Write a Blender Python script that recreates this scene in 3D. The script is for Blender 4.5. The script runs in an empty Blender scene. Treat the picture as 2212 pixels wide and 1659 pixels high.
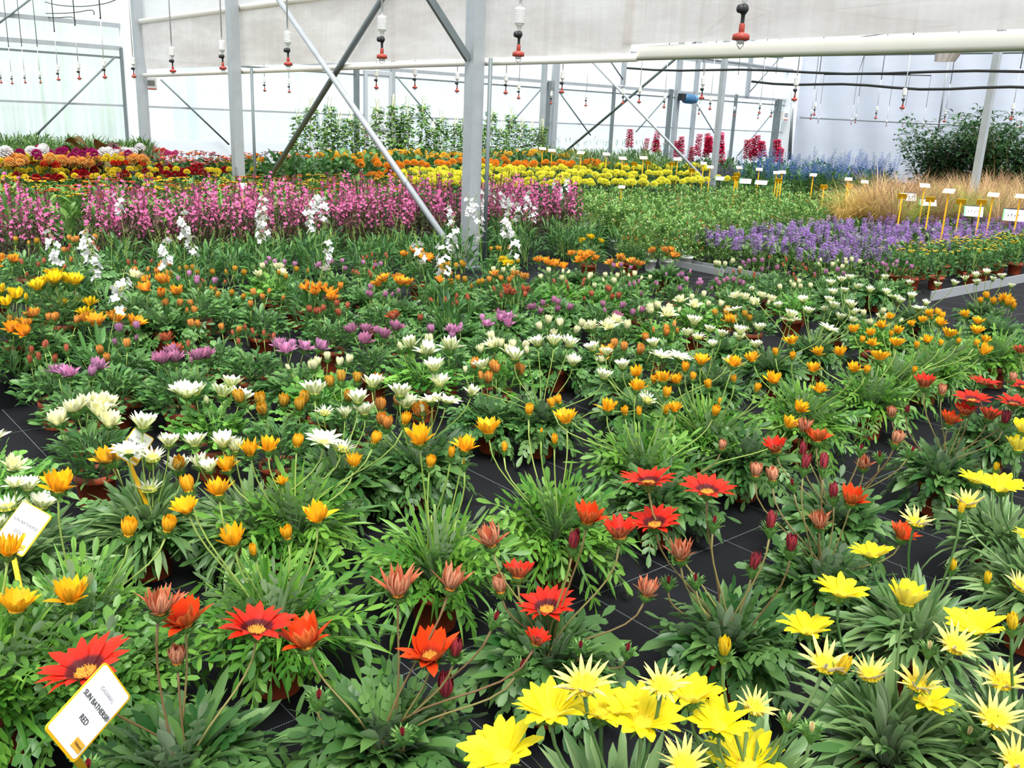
import bpy, math, random
from mathutils import Vector, Matrix

# ------------------------------------------------------------------ camera
# world axes: x runs along the plant rows, y across them towards the far wall
F_PX, CAM_H = 1990.0, 1.3
_p, _r, _az = math.radians(16.05), math.radians(2.44), math.radians(49.1)
def _ab(v):
    return Vector((v[0]*math.sin(_az)+v[1]*math.cos(_az), -v[0]*math.cos(_az)+v[1]*math.sin(_az), v[2]))
FWD = _ab((0, math.cos(_p), -math.sin(_p)))
_up0, _rt0 = _ab((0, math.sin(_p), math.cos(_p))), _ab((1, 0, 0))
RT = _rt0*math.cos(_r)+_up0*math.sin(_r)
UP = _up0*math.cos(_r)-_rt0*math.sin(_r)
CAM = Vector((0, 0, CAM_H))
scene = bpy.context.scene
col = scene.collection
cd = bpy.data.cameras.new('camera'); cam = bpy.data.objects.new('camera', cd); col.objects.link(cam)
M = Matrix.Identity(4)
for i, v in enumerate((RT, UP, -FWD)):
    for j in range(3): M[j][i] = v[j]
M.translation = CAM
cam.matrix_world = M
cd.sensor_width = 36; cd.lens = 36*F_PX/2212; cd.clip_start = .05; cd.clip_end = 300
scene.camera = cam

# ------------------------------------------------------------------ world, sun, exposure
w = bpy.data.worlds.new('overcast'); scene.world = w; w.use_nodes = True
nt = w.node_tree; bg = nt.nodes['Background']
tc = nt.nodes.new('ShaderNodeTexCoord'); sx = nt.nodes.new('ShaderNodeSeparateXYZ'); rp = nt.nodes.new('ShaderNodeValToRGB')
nt.links.new(tc.outputs['Generated'], sx.inputs[0]); nt.links.new(sx.outputs['Z'], rp.inputs[0]); nt.links.new(rp.outputs[0], bg.inputs[0])
e = rp.color_ramp.elements
e[0].position = 0.0; e[0].color = (.86, .92, .97, 1); e[1].position = .25; e[1].color = (.93, .97, 1.0, 1)
bg.inputs[1].default_value = 1.02
sd = bpy.data.lights.new('sun', 'SUN'); sun = bpy.data.objects.new('sun', sd); col.objects.link(sun)
sd.energy = 3.6; sd.angle = math.radians(28); sd.color = (1, .98, .94)
sun.rotation_euler = (math.radians(24), math.radians(-14), 0)
sun.location = (0, 0, 12)
scene.view_settings.view_transform = 'Standard'; scene.view_settings.look = 'None'
scene.view_settings.gamma = 1; scene.view_settings.use_curve_mapping = False
scene.view_settings.exposure = 0.5
cy = scene.cycles
cy.max_bounces = 6; cy.diffuse_bounces = 3; cy.glossy_bounces = 2; cy.transmission_bounces = 4; cy.transparent_max_bounces = 8
cy.caustics_reflective = False; cy.caustics_refractive = False
cy.sample_clamp_indirect = 6

R = random.Random(11)
PI = math.pi

# ------------------------------------------------------------------ picture geometry helpers
def ray(u, v): return FWD+RT*((u-1106)/F_PX)+UP*((829.5-v)/F_PX)
def at(u, v, z=0.0):
    d = ray(u, v); return CAM+d*((z-CAM_H)/d.z)
def onx(u, v, x):
    d = ray(u, v); return CAM+d*(x/d.x)
def ony(u, v, y):
    d = ray(u, v); return CAM+d*(y/d.y)
def proj(P):
    q = Vector(P)-CAM; k = q.dot(FWD)
    return (1106+F_PX*q.dot(RT)/k, 829.5-F_PX*q.dot(UP)/k, k) if k > .05 else (-9999, -9999, k)
def inview(P, m=60):
    u, v, k = proj(P); return k > .3 and -m < u < 2212+m and -m < v < 1659+m*3

# ------------------------------------------------------------------ materials
def lin(c):
    def f(x):
        x /= 255.; return x/12.92 if x <= .04045 else ((x+.055)/1.055)**2.4
    return tuple(f(x) for x in c[:3])+(1,)
MATS = {}
def new_mat(name):
    m = bpy.data.materials.new(name); m.use_nodes = True; MATS[name] = m
    return m, m.node_tree.nodes, m.node_tree.links
def pm(name, c, rough=.6, metal=0, noise=0, nscale=20, bump=0, spec=.5):
    m, n, l = new_mat(name); b = n['Principled BSDF']
    b.inputs['Base Color'].default_value = lin(c); b.inputs['Roughness'].default_value = rough
    b.inputs['Metallic'].default_value = metal; b.inputs['Specular IOR Level'].default_value = spec
    if noise or bump:
        t = n.new('ShaderNodeTexCoord'); x = n.new('ShaderNodeTexNoise'); x.inputs['Scale'].default_value = nscale
        x.inputs['Detail'].default_value = 5; l.new(t.outputs['Object'], x.inputs['Vector'])
        if noise:
            mx = n.new('ShaderNodeMix'); mx.data_type = 'RGBA'
            lc = lin(c); mx.inputs[6].default_value = tuple(v*(1-noise) for v in lc[:3])+(1,)
            mx.inputs[7].default_value = tuple(min(1, v*(1+noise)) for v in lc[:3])+(1,)
            l.new(x.outputs['Fac'], mx.inputs[0]); l.new(mx.outputs[2], b.inputs['Base Color'])
        if bump:
            bp = n.new('ShaderNodeBump'); bp.inputs['Strength'].default_value = bump; bp.inputs['Distance'].default_value = .01
            l.new(x.outputs['Fac'], bp.inputs['Height']); l.new(bp.outputs[0], b.inputs['Normal'])
    return m
def leaf_mat(name, c1, c2, under, rough=.42, trans=.25, undermix=.75, deep=.86):
    """leaf: two greens mixed by a per-leaf value, pale underside, a little light through it"""
    m, n, l = new_mat(name); b = n['Principled BSDF']; out = n['Material Output']
    a = n.new('ShaderNodeAttribute'); a.attribute_name = 'tint'
    mx = n.new('ShaderNodeMix'); mx.data_type = 'RGBA'; mx.inputs[6].default_value = tuple(v*deep*(.8 if deep < 1 else 1) for v in lin(c1)[:3])+(1,); mx.inputs[7].default_value = tuple(v*deep for v in lin(c2)[:3])+(1,)
    l.new(a.outputs['Fac'], mx.inputs[0])
    g = n.new('ShaderNodeNewGeometry'); m2 = n.new('ShaderNodeMix'); m2.data_type = 'RGBA'
    ml = n.new('ShaderNodeMath'); ml.operation = 'MULTIPLY'; ml.inputs[1].default_value = undermix
    l.new(g.outputs['Backfacing'], ml.inputs[0]); l.new(ml.outputs[0], m2.inputs[0])
    l.new(mx.outputs[2], m2.inputs[6]); m2.inputs[7].default_value = lin(under)
    l.new(m2.outputs[2], b.inputs['Base Color']); b.inputs['Roughness'].default_value = rough
    b.inputs['Specular IOR Level'].default_value = .45
    tr = n.new('ShaderNodeBsdfTranslucent'); ms = n.new('ShaderNodeMixShader'); ms.inputs[0].default_value = trans
    l.new(mx.outputs[2], tr.inputs[0]); l.new(b.outputs[0], ms.inputs[1]); l.new(tr.outputs[0], ms.inputs[2]); l.new(ms.outputs[0], out.inputs[0])
    return m
def petal_mat(name, front, back, stripe, trans=.3, sw=.5):
    """petal: front is a list of (position, colour) from base to tip, back a colour with a darker midrib stripe"""
    m, n, l = new_mat(name); b = n['Principled BSDF']; out = n['Material Output']
    uv = n.new('ShaderNodeUVMap'); s = n.new('ShaderNodeSeparateXYZ'); l.new(uv.outputs[0], s.inputs[0])
    r = n.new('ShaderNodeValToRGB'); l.new(s.outputs['Y'], r.inputs[0])
    el = r.color_ramp.elements
    while len(el) < len(front): el.new(.5)
    for i, (p, c) in enumerate(front): el[i].position = p; el[i].color = lin(c)
    r2 = n.new('ShaderNodeValToRGB'); l.new(s.outputs['X'], r2.inputs[0])
    e2 = r2.color_ramp.elements; e2.new(.5)
    e2[0].position = .5-sw*.5; e2[0].color = lin(back); e2[1].position = .5; e2[1].color = lin(stripe); e2[2].position = .5+sw*.5; e2[2].color = lin(back)
    g = n.new('ShaderNodeNewGeometry'); mx = n.new('ShaderNodeMix'); mx.data_type = 'RGBA'
    l.new(g.outputs['Backfacing'], mx.inputs[0]); l.new(r.outputs[0], mx.inputs[6]); l.new(r2.outputs[0], mx.inputs[7])
    a = n.new('ShaderNodeAttribute'); a.attribute_name = 'tint'
    hv = n.new('ShaderNodeHueSaturation'); mr = n.new('ShaderNodeMapRange'); mr.inputs[3].default_value = .82; mr.inputs[4].default_value = 1.12
    l.new(a.outputs['Fac'], mr.inputs[0]); l.new(mr.outputs[0], hv.inputs['Value']); l.new(mx.outputs[2], hv.inputs['Color'])
    l.new(hv.outputs[0], b.inputs['Base Color']); b.inputs['Roughness'].default_value = .55; b.inputs['Specular IOR Level'].default_value = .25
    tr = n.new('ShaderNodeBsdfTranslucent'); ms = n.new('ShaderNodeMixShader'); ms.inputs[0].default_value = trans
    l.new(hv.outputs[0], tr.inputs[0]); l.new(b.outputs[0], ms.inputs[1]); l.new(tr.outputs[0], ms.inputs[2]); l.new(ms.outputs[0], out.inputs[0])
    return m

galv = pm('galvanised_steel', (168, 174, 178), .5, .35, .18, 9)
galv_dark = pm('dull_grey_steel', (112, 122, 124), .55, .3, .15, 9)
alu = pm('aluminium_edge', (190, 194, 198), .4, .5, .1, 4)
white_plastic = pm('white_plastic', (238, 238, 235), .45)
white_paint = pm('white_panel', (236, 239, 242), .6)
black_plastic = pm('black_plastic', (28, 32, 34), .5)
red_plastic = pm('brick_red_plastic', (165, 62, 48), .5)
clear_plastic = pm('clear_plastic', (215, 218, 220), .2)
yellow_plastic = pm('yellow_plastic', (252, 190, 18), .45)
terracotta = pm('terracotta_plastic', (172, 76, 44), .55, 0, .10, 30)
soil = pm('potting_soil', (38, 28, 22), .95, 0, .5, 60, .5)
blue_paint = pm('blue_motor_paint', (52, 108, 150), .45)
ink = pm('black_ink', (60, 60, 66), .7)
green_ink = pm('green_print', (120, 205, 140), .7)
cane = pm('pale_cane', (222, 208, 172), .7)

LEAF = {
 'gold': leaf_mat('leaf_fresh_green', (60, 128, 36), (128, 180, 66), (188, 204, 172)),
 'lobed': leaf_mat('leaf_mid_green', (50, 114, 42), (112, 162, 66), (182, 198, 166)),
 'spoon': leaf_mat('leaf_deep_green', (46, 100, 42), (108, 150, 78), (172, 190, 160)),
 'gray': leaf_mat('leaf_silver_green', (86, 134, 70), (150, 182, 116), (182, 200, 162)),
 'dwarf': leaf_mat('leaf_dwarf_green', (58, 120, 54), (122, 170, 90), (164, 186, 146)),
 'bright': leaf_mat('leaf_bright_green', (66, 142, 44), (136, 194, 78), (160, 196, 130)),
 'bed': leaf_mat('leaf_bed_green', (44, 98, 44), (100, 156, 74), (110, 150, 96)),
 'pale': leaf_mat('leaf_pale_green', (88, 146, 58), (150, 194, 98), (120, 160, 100)),
 'bronze': leaf_mat('leaf_bronze', (74, 52, 44), (92, 100, 52), (90, 76, 66)),
 'dark': leaf_mat('leaf_dark_green', (34, 74, 42), (74, 122, 66), (100, 132, 96)),
 'straw': leaf_mat('grass_straw', (206, 168, 96), (232, 214, 140), (214, 190, 120), .7, .3, 1, 1.25),
 'brown': leaf_mat('grass_brown', (140, 108, 82), (184, 156, 118), (150, 120, 92), .7, .3, 1, 1.5),
 'lime': leaf_mat('grass_lime', (150, 190, 60), (208, 228, 110), (190, 214, 100), .7, .3, 1, 1.1),
 'fine': leaf_mat('leaf_fine_green', (70, 116, 50), (120, 158, 78), (90, 130, 66)),
}
CAL = leaf_mat('calyx_green', (70, 120, 52), (124, 166, 84), (90, 130, 70), .5, .2, 1, 1)
STEM = leaf_mat('stem_green', (132, 164, 70), (172, 192, 104), (132, 164, 70), .5, .1, 1, 1)
STEMB = leaf_mat('stem_brown', (120, 92, 62), (146, 142, 84), (120, 92, 62), .5, .1, 1, 1)
PET = {
 'red': petal_mat('petal_red', [(0, (60, 14, 22)), (.26, (96, 20, 24)), (.38, (214, 34, 18)), (1, (232, 52, 22))], (222, 128, 84), (138, 62, 42), .25, .7),
 'redb': petal_mat('petal_red_brown', [(0, (80, 30, 24)), (.3, (176, 84, 56)), (1, (208, 124, 88))], (224, 158, 122), (156, 92, 66), .22, .6),
 'redc': petal_mat('petal_dark_red', [(0, (96, 20, 30)), (1, (150, 40, 50))], (172, 58, 66), (96, 34, 46), .2, .8),
 'redo': petal_mat('petal_orange_red', [(0, (92, 24, 20)), (.3, (214, 60, 18)), (1, (236, 82, 26))], (226, 118, 60), (176, 78, 36), .25, .7),
 'gold': petal_mat('petal_gold', [(0, (250, 184, 24)), (1, (255, 198, 30))], (252, 190, 40), (222, 152, 30), .35, .5),
 'yellow': petal_mat('petal_lemon', [(0, (252, 228, 24)), (1, (255, 242, 44))], (250, 236, 96), (226, 210, 80), .35),
 'yfade': petal_mat('petal_faded_lemon', [(0, (250, 226, 60)), (1, (254, 242, 160))], (240, 226, 190), (150, 140, 120), .3),
 'cream': petal_mat('petal_cream', [(0, (244, 240, 130)), (.35, (254, 252, 226)), (1, (255, 255, 246))], (244, 246, 206), (166, 180, 96), .35, .7),
 'ivory': petal_mat('petal_ivory', [(0, (240, 238, 170)), (1, (250, 250, 216))], (246, 244, 206), (214, 212, 150), .35, .5),
 'orange': petal_mat('petal_orange', [(0, (246, 146, 20)), (1, (255, 178, 40))], (248, 178, 74), (206, 122, 40), .32, .6),
 'ochre': petal_mat('petal_ochre', [(0, (220, 150, 10)), (1, (240, 180, 30))], (226, 172, 56), (150, 116, 44), .3, .7),
 'amber': petal_mat('petal_amber', [(0, (236, 146, 36)), (1, (250, 178, 56))], (236, 168, 84), (184, 112, 52), .3, .7),
 'rust': petal_mat('petal_rust', [(0, (164, 64, 30)), (1, (204, 100, 54))], (196, 112, 80), (138, 64, 50), .25, .7),
 'pink': petal_mat('petal_pink', [(0, (176, 90, 136)), (1, (214, 150, 192))], (214, 158, 194), (160, 100, 142), .3, .8),
 'magenta': petal_mat('petal_magenta', [(0, (164, 84, 120)), (1, (202, 132, 168))], (198, 138, 170), (150, 88, 122), .3, .8),
 'yell': petal_mat('petal_sun_yellow', [(0, (244, 196, 10)), (1, (250, 216, 24))], (240, 206, 40), (190, 160, 40), .32, .6),
}
def flat_petal(name, c, trans=.3): return petal_mat(name, [(0, tuple(int(x*.88) for x in c)), (1, c)], tuple(int(x*.93) for x in c), tuple(int(x*.85) for x in c), trans)
for k, c in dict(gpink=(246, 128, 186), gwhite=(252, 252, 252), mor=(255, 210, 78), mod=(255, 168, 50), mye=(255, 250, 90), dred=(160, 14, 30), dyel=(248, 224, 60),
                 dpeach=(255, 190, 104), dwhite=(252, 250, 250), dcoral=(240, 62, 40), dpink=(240, 96, 160), dpurple=(176, 30, 110), hyel=(252, 208, 14), horange=(226, 80, 22),
                 zred=(226, 50, 84), zpink=(240, 110, 150), zviolet=(90, 60, 150), scae=(192, 144, 226), salv=(74, 118, 220), snap=(236, 44, 104), sviolet=(110, 70, 160),
                 agerat=(160, 162, 208), verb=(220, 190, 210), thun=(240, 100, 30), sanv=(250, 206, 20), coleus=(96, 24, 30)).items():
    PET[k] = flat_petal('petal_'+k, c)
DISC = {
 'red': leaf_mat('disc_orange', (120, 54, 20), (250, 170, 44), (200, 110, 30), .8, .05, 0, 1),
 'gold': leaf_mat('disc_gold', (206, 140, 16), (255, 206, 50), (240, 180, 30), .8, .1, 0, 1),
 'yellow': leaf_mat('disc_yellow', (214, 176, 20), (255, 236, 60), (240, 210, 30), .8, .1, 0, 1),
 'cream': leaf_mat('disc_pale_yellow', (206, 206, 60), (244, 244, 130), (230, 230, 90), .8, .1, 0, 1)}
BERRY = [pm('berry_cream', (240, 238, 200), .3), pm('berry_orange', (226, 92, 24), .3), pm('berry_green', (170, 190, 90), .3)]

# cloth on the floor: black woven fabric with thin stitched guide lines
def cloth_mat(name, lines=True):
    m, n, l = new_mat(name); b = n['Principled BSDF']
    t = n.new('ShaderNodeTexCoord')
    x = n.new('ShaderNodeTexNoise'); x.inputs['Scale'].default_value = 3; x.inputs['Detail'].default_value = 8; l.new(t.outputs['Object'], x.inputs['Vector'])
    rr = n.new('ShaderNodeValToRGB'); l.new(x.outputs['Fac'], rr.inputs[0])
    rr.color_ramp.elements[0].position = .3; rr.color_ramp.elements[0].color = lin((13, 14, 17)); rr.color_ramp.elements[1].position = .75; rr.color_ramp.elements[1].color = lin((25, 26, 30))
    s = n.new('ShaderNodeSeparateXYZ'); l.new(t.outputs['Object'], s.inputs[0])
    def mth(op, a, bv=None, a2=None):
        q = n.new('ShaderNodeMath'); q.operation = op
        if hasattr(a, 'links'): l.new(a, q.inputs[0])
        else: q.inputs[0].default_value = a
        if bv is not None:
            if hasattr(bv, 'links'): l.new(bv, q.inputs[1])
            else: q.inputs[1].default_value = bv
        return q.outputs[0]
    def line(o, sp, off, wd):
        f = mth('FRACT', mth('DIVIDE', mth('ADD', o, off), sp)); f = mth('ABSOLUTE', mth('SUBTRACT', f, .5)); return mth('LESS_THAN', f, wd/sp)
    def dash(o): return mth('LESS_THAN', mth('FRACT', mth('DIVIDE', o, .006)), .6)
    la = mth('MULTIPLY', line(s.outputs['X'], .31, 5.545, .0011), dash(s.outputs['Y']))
    lb = mth('MULTIPLY', line(s.outputs['Y'], 1.17, .585-.45+1.17*3, .0011), dash(s.outputs['X']))
    mx = n.new('ShaderNodeMix'); mx.data_type = 'RGBA'; l.new(mth('MULTIPLY', mth('MAXIMUM', la, lb), .5), mx.inputs[0])
    l.new(rr.outputs[0], mx.inputs[6]); mx.inputs[7].default_value = lin((190, 205, 205)); l.new(mx.outputs[2], b.inputs['Base Color'])
    b.inputs['Roughness'].default_value = .8; b.inputs['Specular IOR Level'].default_value = .18
    wv = n.new('ShaderNodeTexChecker'); wv.inputs['Scale'].default_value = 400; l.new(t.outputs['Object'], wv.inputs['Vector'])
    bp = n.new('ShaderNodeBump'); bp.inputs['Strength'].default_value = .25; bp.inputs['Distance'].default_value = .002; l.new(wv.outputs['Fac'], bp.inputs['Height']); l.new(bp.outputs[0], b.inputs['Normal'])
    return m
cloth = cloth_mat('black_ground_cloth')

def sheet_mat(name, tint, clear, ribs, stain_shade=0, ribaxis='X', glow=.9):
    """translucent greenhouse covering: scatters the daylight behind it, lets a little through clear"""
    m, n, l = new_mat(name); out = n['Material Output']; n.remove(n['Principled BSDF'])
    t = n.new('ShaderNodeTexCoord'); mp = n.new('ShaderNodeMapping'); l.new(t.outputs['Object'], mp.inputs[0])
    df = n.new('ShaderNodeBsdfDiffuse'); tl = n.new('ShaderNodeBsdfTranslucent'); tp = n.new('ShaderNodeBsdfTransparent')
    c = lin(tint); df.inputs[0].default_value = c; tl.inputs[0].default_value = c
    a = n.new('ShaderNodeMixShader'); a.inputs[0].default_value = glow; l.new(df.outputs[0], a.inputs[1]); l.new(tl.outputs[0], a.inputs[2])
    f = n.new('ShaderNodeMixShader'); l.new(a.outputs[0], f.inputs[1]); l.new(tp.outputs[0], f.inputs[2]); l.new(f.outputs[0], out.inputs[0])
    f.inputs[0].default_value = clear
    if ribs:
        x = n.new('ShaderNodeTexNoise'); x.inputs['Scale'].default_value = 1; x.inputs['Detail'].default_value = 3
        mp.inputs['Scale'].default_value = (ribs, ribs, .12); l.new(mp.outputs[0], x.inputs['Vector'])
        mr = n.new('ShaderNodeMapRange'); mr.inputs[1].default_value = .35; mr.inputs[2].default_value = .7
        mr.inputs[3].default_value = clear*.3; mr.inputs[4].default_value = min(.9, clear*1.9); l.new(x.outputs['Fac'], mr.inputs[0]); l.new(mr.outputs[0], f.inputs[0])
    if stain_shade:  # grime, plus wavy grey shadows of things behind painted into the colour
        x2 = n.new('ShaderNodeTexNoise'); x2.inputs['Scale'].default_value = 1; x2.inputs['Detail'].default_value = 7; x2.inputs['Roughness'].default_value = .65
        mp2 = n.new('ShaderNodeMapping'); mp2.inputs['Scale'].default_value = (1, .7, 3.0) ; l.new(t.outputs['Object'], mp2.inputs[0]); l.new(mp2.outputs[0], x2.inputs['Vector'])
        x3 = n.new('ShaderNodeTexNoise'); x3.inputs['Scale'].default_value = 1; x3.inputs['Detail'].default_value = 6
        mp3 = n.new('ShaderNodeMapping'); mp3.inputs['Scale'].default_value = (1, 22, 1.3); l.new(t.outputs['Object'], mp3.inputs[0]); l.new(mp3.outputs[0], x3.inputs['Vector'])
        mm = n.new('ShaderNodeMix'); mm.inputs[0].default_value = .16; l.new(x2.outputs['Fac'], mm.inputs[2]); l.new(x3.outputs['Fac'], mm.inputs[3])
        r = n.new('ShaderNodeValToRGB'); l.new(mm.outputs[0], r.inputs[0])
        r.color_ramp.elements[0].position = .40; r.color_ramp.elements[0].color = (c[0]*(1-stain_shade*.9), c[1]*(1-stain_shade*1.05), c[2]*(1-stain_shade*1.1), 1)
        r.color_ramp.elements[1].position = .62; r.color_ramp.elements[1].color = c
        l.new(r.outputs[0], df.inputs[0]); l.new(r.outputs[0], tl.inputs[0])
    return m
poly = sheet_mat('ribbed_polycarbonate', (240, 247, 252), .24, 9)
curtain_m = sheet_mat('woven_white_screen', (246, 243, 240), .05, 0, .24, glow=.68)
film_m = sheet_mat('white_film', (246, 247, 248), .1, 0, .1, glow=.6)
drape_m = sheet_mat('white_drape_cloth', (226, 232, 244), .02, 0, .04, glow=.45)
hem_m = pm('screen_hem', (240, 236, 226), .8, 0, .06, 6)

# ------------------------------------------------------------------ mesh builder
class MB:
    def __init__(s): s.v = []; s.f = []; s.m = []; s.uv = []; s.t = []
    def add(s, vs, fs, mat=0, uvs=None, tint=.5):
        o = len(s.v); s.v += [tuple(x) for x in vs]; s.t += [tint]*len(vs)
        for f in fs:
            s.f.append([o+i for i in f]); s.m.append(mat)
            for i in f: s.uv += (uvs[i] if uvs else (.5, .5))
    def mesh(s, name, mats, smooth=True):
        me = bpy.data.meshes.new(name); me.from_pydata(s.v, [], s.f)
        for m in mats: me.materials.append(m)
        me.polygons.foreach_set('material_index', s.m)
        if smooth: me.polygons.foreach_set('use_smooth', [True]*len(s.f))
        u = me.uv_layers.new(name='UVMap'); u.data.foreach_set('uv', s.uv)
        a = me.attributes.new('tint', 'FLOAT', 'POINT'); a.data.foreach_set('value', s.t)
        me.update(); return me
def obj(name, me, parent=None, loc=(0, 0, 0), rot=None, scale=None):
    o = bpy.data.objects.new(name, me); col.objects.link(o)
    o.location = loc
    if rot is not None: o.rotation_euler = rot
    if scale is not None: o.scale = (scale,)*3 if not hasattr(scale, '__len__') else scale
    if parent is not None: o.parent = parent
    return o
def empty(name, loc, label, cat, group=None, rz=0):
    o = bpy.data.objects.new(name, None); col.objects.link(o); o.location = loc; o.rotation_euler = (0, 0, rz); o.empty_display_size = .05
    return tag(o, label, cat, group)
def tag(o, label=None, cat=None, group=None, kind=None):
    if label: o['label'] = label
    if cat: o['category'] = cat
    if group: o['group'] = group
    if kind: o['kind'] = kind
    return o
def clone(o, parent=None, loc=None, rz=None, label=None):
    c = o.copy(); col.objects.link(c)
    if parent is not None: c.parent = parent
    if loc is not None: c.location = loc
    if rz is not None: c.rotation_euler = (0, 0, rz)
    if label: c['label'] = label
    for ch in list(o.children): clone(ch, c)
    return c
BOXF = [(0, 3, 2, 1), (4, 5, 6, 7), (0, 1, 5, 4), (1, 2, 6, 5), (2, 3, 7, 6), (3, 0, 4, 7)]
def box(mb, lo, hi, mat=0):
    x0, y0, z0 = lo; x1, y1, z1 = hi
    mb.add([(x0, y0, z0), (x1, y0, z0), (x1, y1, z0), (x0, y1, z0), (x0, y0, z1), (x1, y0, z1), (x1, y1, z1), (x0, y1, z1)], BOXF, mat)
def obox(mb, c, ax, ay, az, mat=0):
    c, ax, ay, az = map(Vector, (c, ax, ay, az))
    mb.add([c+ax*i+ay*j+az*k for i, j, k in ((-1, -1, -1), (1, -1, -1), (1, 1, -1), (-1, 1, -1), (-1, -1, 1), (1, -1, 1), (1, 1, 1), (-1, 1, 1))], BOXF, mat)
def bar(mb, p, q, w, h=None, mat=0, up=(0, 0, 1)):
    p, q = Vector(p), Vector(q); d = (q-p); L = d.length; d.normalize(); u = Vector(up)
    if abs(d.dot(u)) > .98: u = Vector((0, 1, 0))
    s = d.cross(u).normalized(); n = s.cross(d)
    obox(mb, (p+q)/2, s*w/2, d*L/2, n*(h or w)/2, mat)
def tube(mb, pts, rad, n=6, mat=0, tint=.5, cap=True):
    pts = [Vector(p) for p in pts]; vs = []; fs = []
    rr = rad if hasattr(rad, '__len__') else [rad]*len(pts)
    ref = Vector((1, .03, .02))
    for i, p in enumerate(pts):
        d = (pts[min(i+1, len(pts)-1)]-pts[max(i-1, 0)]).normalized()
        rf = ref if abs(d.dot(ref)) < .9 else Vector((0, 1, 0))
        s = d.cross(rf).normalized(); t = d.cross(s)
        for k in range(n):
            a = 2*PI*k/n; vs.append(p+(s*math.cos(a)+t*math.sin(a))*rr[i])
    for i in range(len(pts)-1):
        for k in range(n):
            k2 = (k+1) % n; fs.append((i*n+k, i*n+k2, (i+1)*n+k2, (i+1)*n+k))
    if cap: fs.append(tuple(range(n))[::-1]); fs.append(tuple((len(pts)-1)*n+k for k in range(n)))
    mb.add(vs, fs, mat, None, tint)
def lathe(mb, prof, n=16, mat=0, c=(0, 0, 0), tint=.5):
    vs = []; fs = []
    for r, z in prof:
        for k in range(n):
            a = 2*PI*k/n; vs.append((c[0]+r*math.cos(a), c[1]+r*math.sin(a), c[2]+z))
    for i in range(len(prof)-1):
        for k in range(n):
            k2 = (k+1) % n; fs.append((i*n+k, i*n+k2, (i+1)*n+k2, (i+1)*n+k))
    mb.add(vs, fs, mat, None, tint)

# blade: a 3-column strip along points P, side vectors S, up-normals N
def blade(mb, P, S, N, W, cup=.2, mat=0, tint=.5):
    vs = []; uv = []; n = len(P)
    for i in range(n):
        p, s, nn, w_ = P[i], S[i], N[i], W[i]
        vs += [p-s*w_+nn*(cup*w_), p, p+s*w_+nn*(cup*w_)]
        t = i/(n-1); uv += [(0, t), (.5, t), (1, t)]
    fs = []
    for i in range(n-1):
        a = i*3; fs += [(a, a+3, a+4, a+1), (a+1, a+4, a+5, a+2)]
    mb.add(vs, fs, mat, uv, tint)
def petal(mb, c, az, phi0, phi1, L, W, mat=0, seg=4, cup=.35, roll=0, tint=.5, prof=None, side=0):
    """petal starting at c, heading az, its angle from the flower axis running phi0..phi1 (degrees)"""
    r = Vector((math.cos(az), math.sin(az), 0)); z = Vector((0, 0, 1)); s0 = z.cross(r)
    P = []; S = []; N = []; Wd = []; p = Vector(c)
    pf = prof or [.45, .8, 1.0, .85, .0]
    k = len(pf)-1
    for i in range(k+1):
        t = i/k; ph = math.radians(phi0+(phi1-phi0)*t); d = r*math.sin(ph)+z*math.cos(ph); n = z*math.sin(ph)-r*math.cos(ph)
        if i: p = p+(d+s0*side*t)*(L/k)
        s = s0*math.cos(roll*t)+n*math.sin(roll*t)
        P.append(p.copy()); S.append(s); N.append(n); Wd.append(W*pf[i])
    blade(mb, P, S, N, Wd, cup, mat, tint)

FORMS = {  # n, L, W, phi0, phi1, jitter, cup, prof, disc radius
 'O': (18, .051, .0078, 60, 82, 9, .38, [.45, .85, 1, .74, 0], .014),
 'C': (18, .044, .0080, 44, 40, 8, .35, [.5, .85, 1, .8, 0], .013),
 'Y': (17, .048, .0084, 54, 76, 12, .34, [.45, .75, 1, .92, .2], .014),
 'Z': (17, .044, .0100, 42, 36, 8, .35, [.5, .85, 1, .95, .25], .013),
 'H': (19, .043, .0078, 52, 14, 14, .40, [.6, 1, 1, .7, 0], .011),
 'T': (18, .038, .0078, 50, -14, 7, .45, [.7, 1.05, 1, .7, 0], .008),
 'S': (25, .047, .0040, 52, -4, 22, .7, [.9, 1.1, 1, .75, .1], .009),
 'F': (17, .044, .0036, 66, 58, 22, .7, [.9, 1.1, 1, .7, 0], .021),
 'D': (12, .030, .0055, 34, -16, 4, .5, [.8, 1.1, 1, .6, 0], .0),
 'K': (15, .034, .0062, 46, -22, 3, .5, [.8, 1.1, 1, .7, .1], .0),
}
def petals_into(mb, form, rnd, sc=1, mat=0, alt=None):
    if form == 'B':
        for k in range(7): petal(mb, (0, 0, .010*sc), k*PI*2/7, 18, -14, .014*sc, .003*sc, mat, cup=.5)
        return
    n, L, W, p0, p1, ji, cup, prof, dr = FORMS[form]
    for k in range(n):
        a = 2*PI*(k+rnd.uniform(-.22, .22))/n; inner = k % 2
        f0 = p0-(7 if inner else 0)+rnd.uniform(-ji, ji)*.6; f1 = p1-(10 if inner else 0)+rnd.uniform(-ji, ji)
        r0 = .0045*sc if not dr else min(.010, dr*.75)*sc
        if form == 'H' and rnd.random() < .22: f1 += 50; f0 += 10
        if form == 'S' and rnd.random() < .25: f1 += 45
        petal(mb, (r0*math.cos(a), r0*math.sin(a), .012*sc), a, f0, f1, L*sc*rnd.uniform(.86, 1.06), W*sc, mat, cup=cup,
              roll=rnd.uniform(-.5, .5)*(2 if form in 'SF' else 1), tint=rnd.random(), prof=prof, side=rnd.uniform(-.12, .12))
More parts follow.
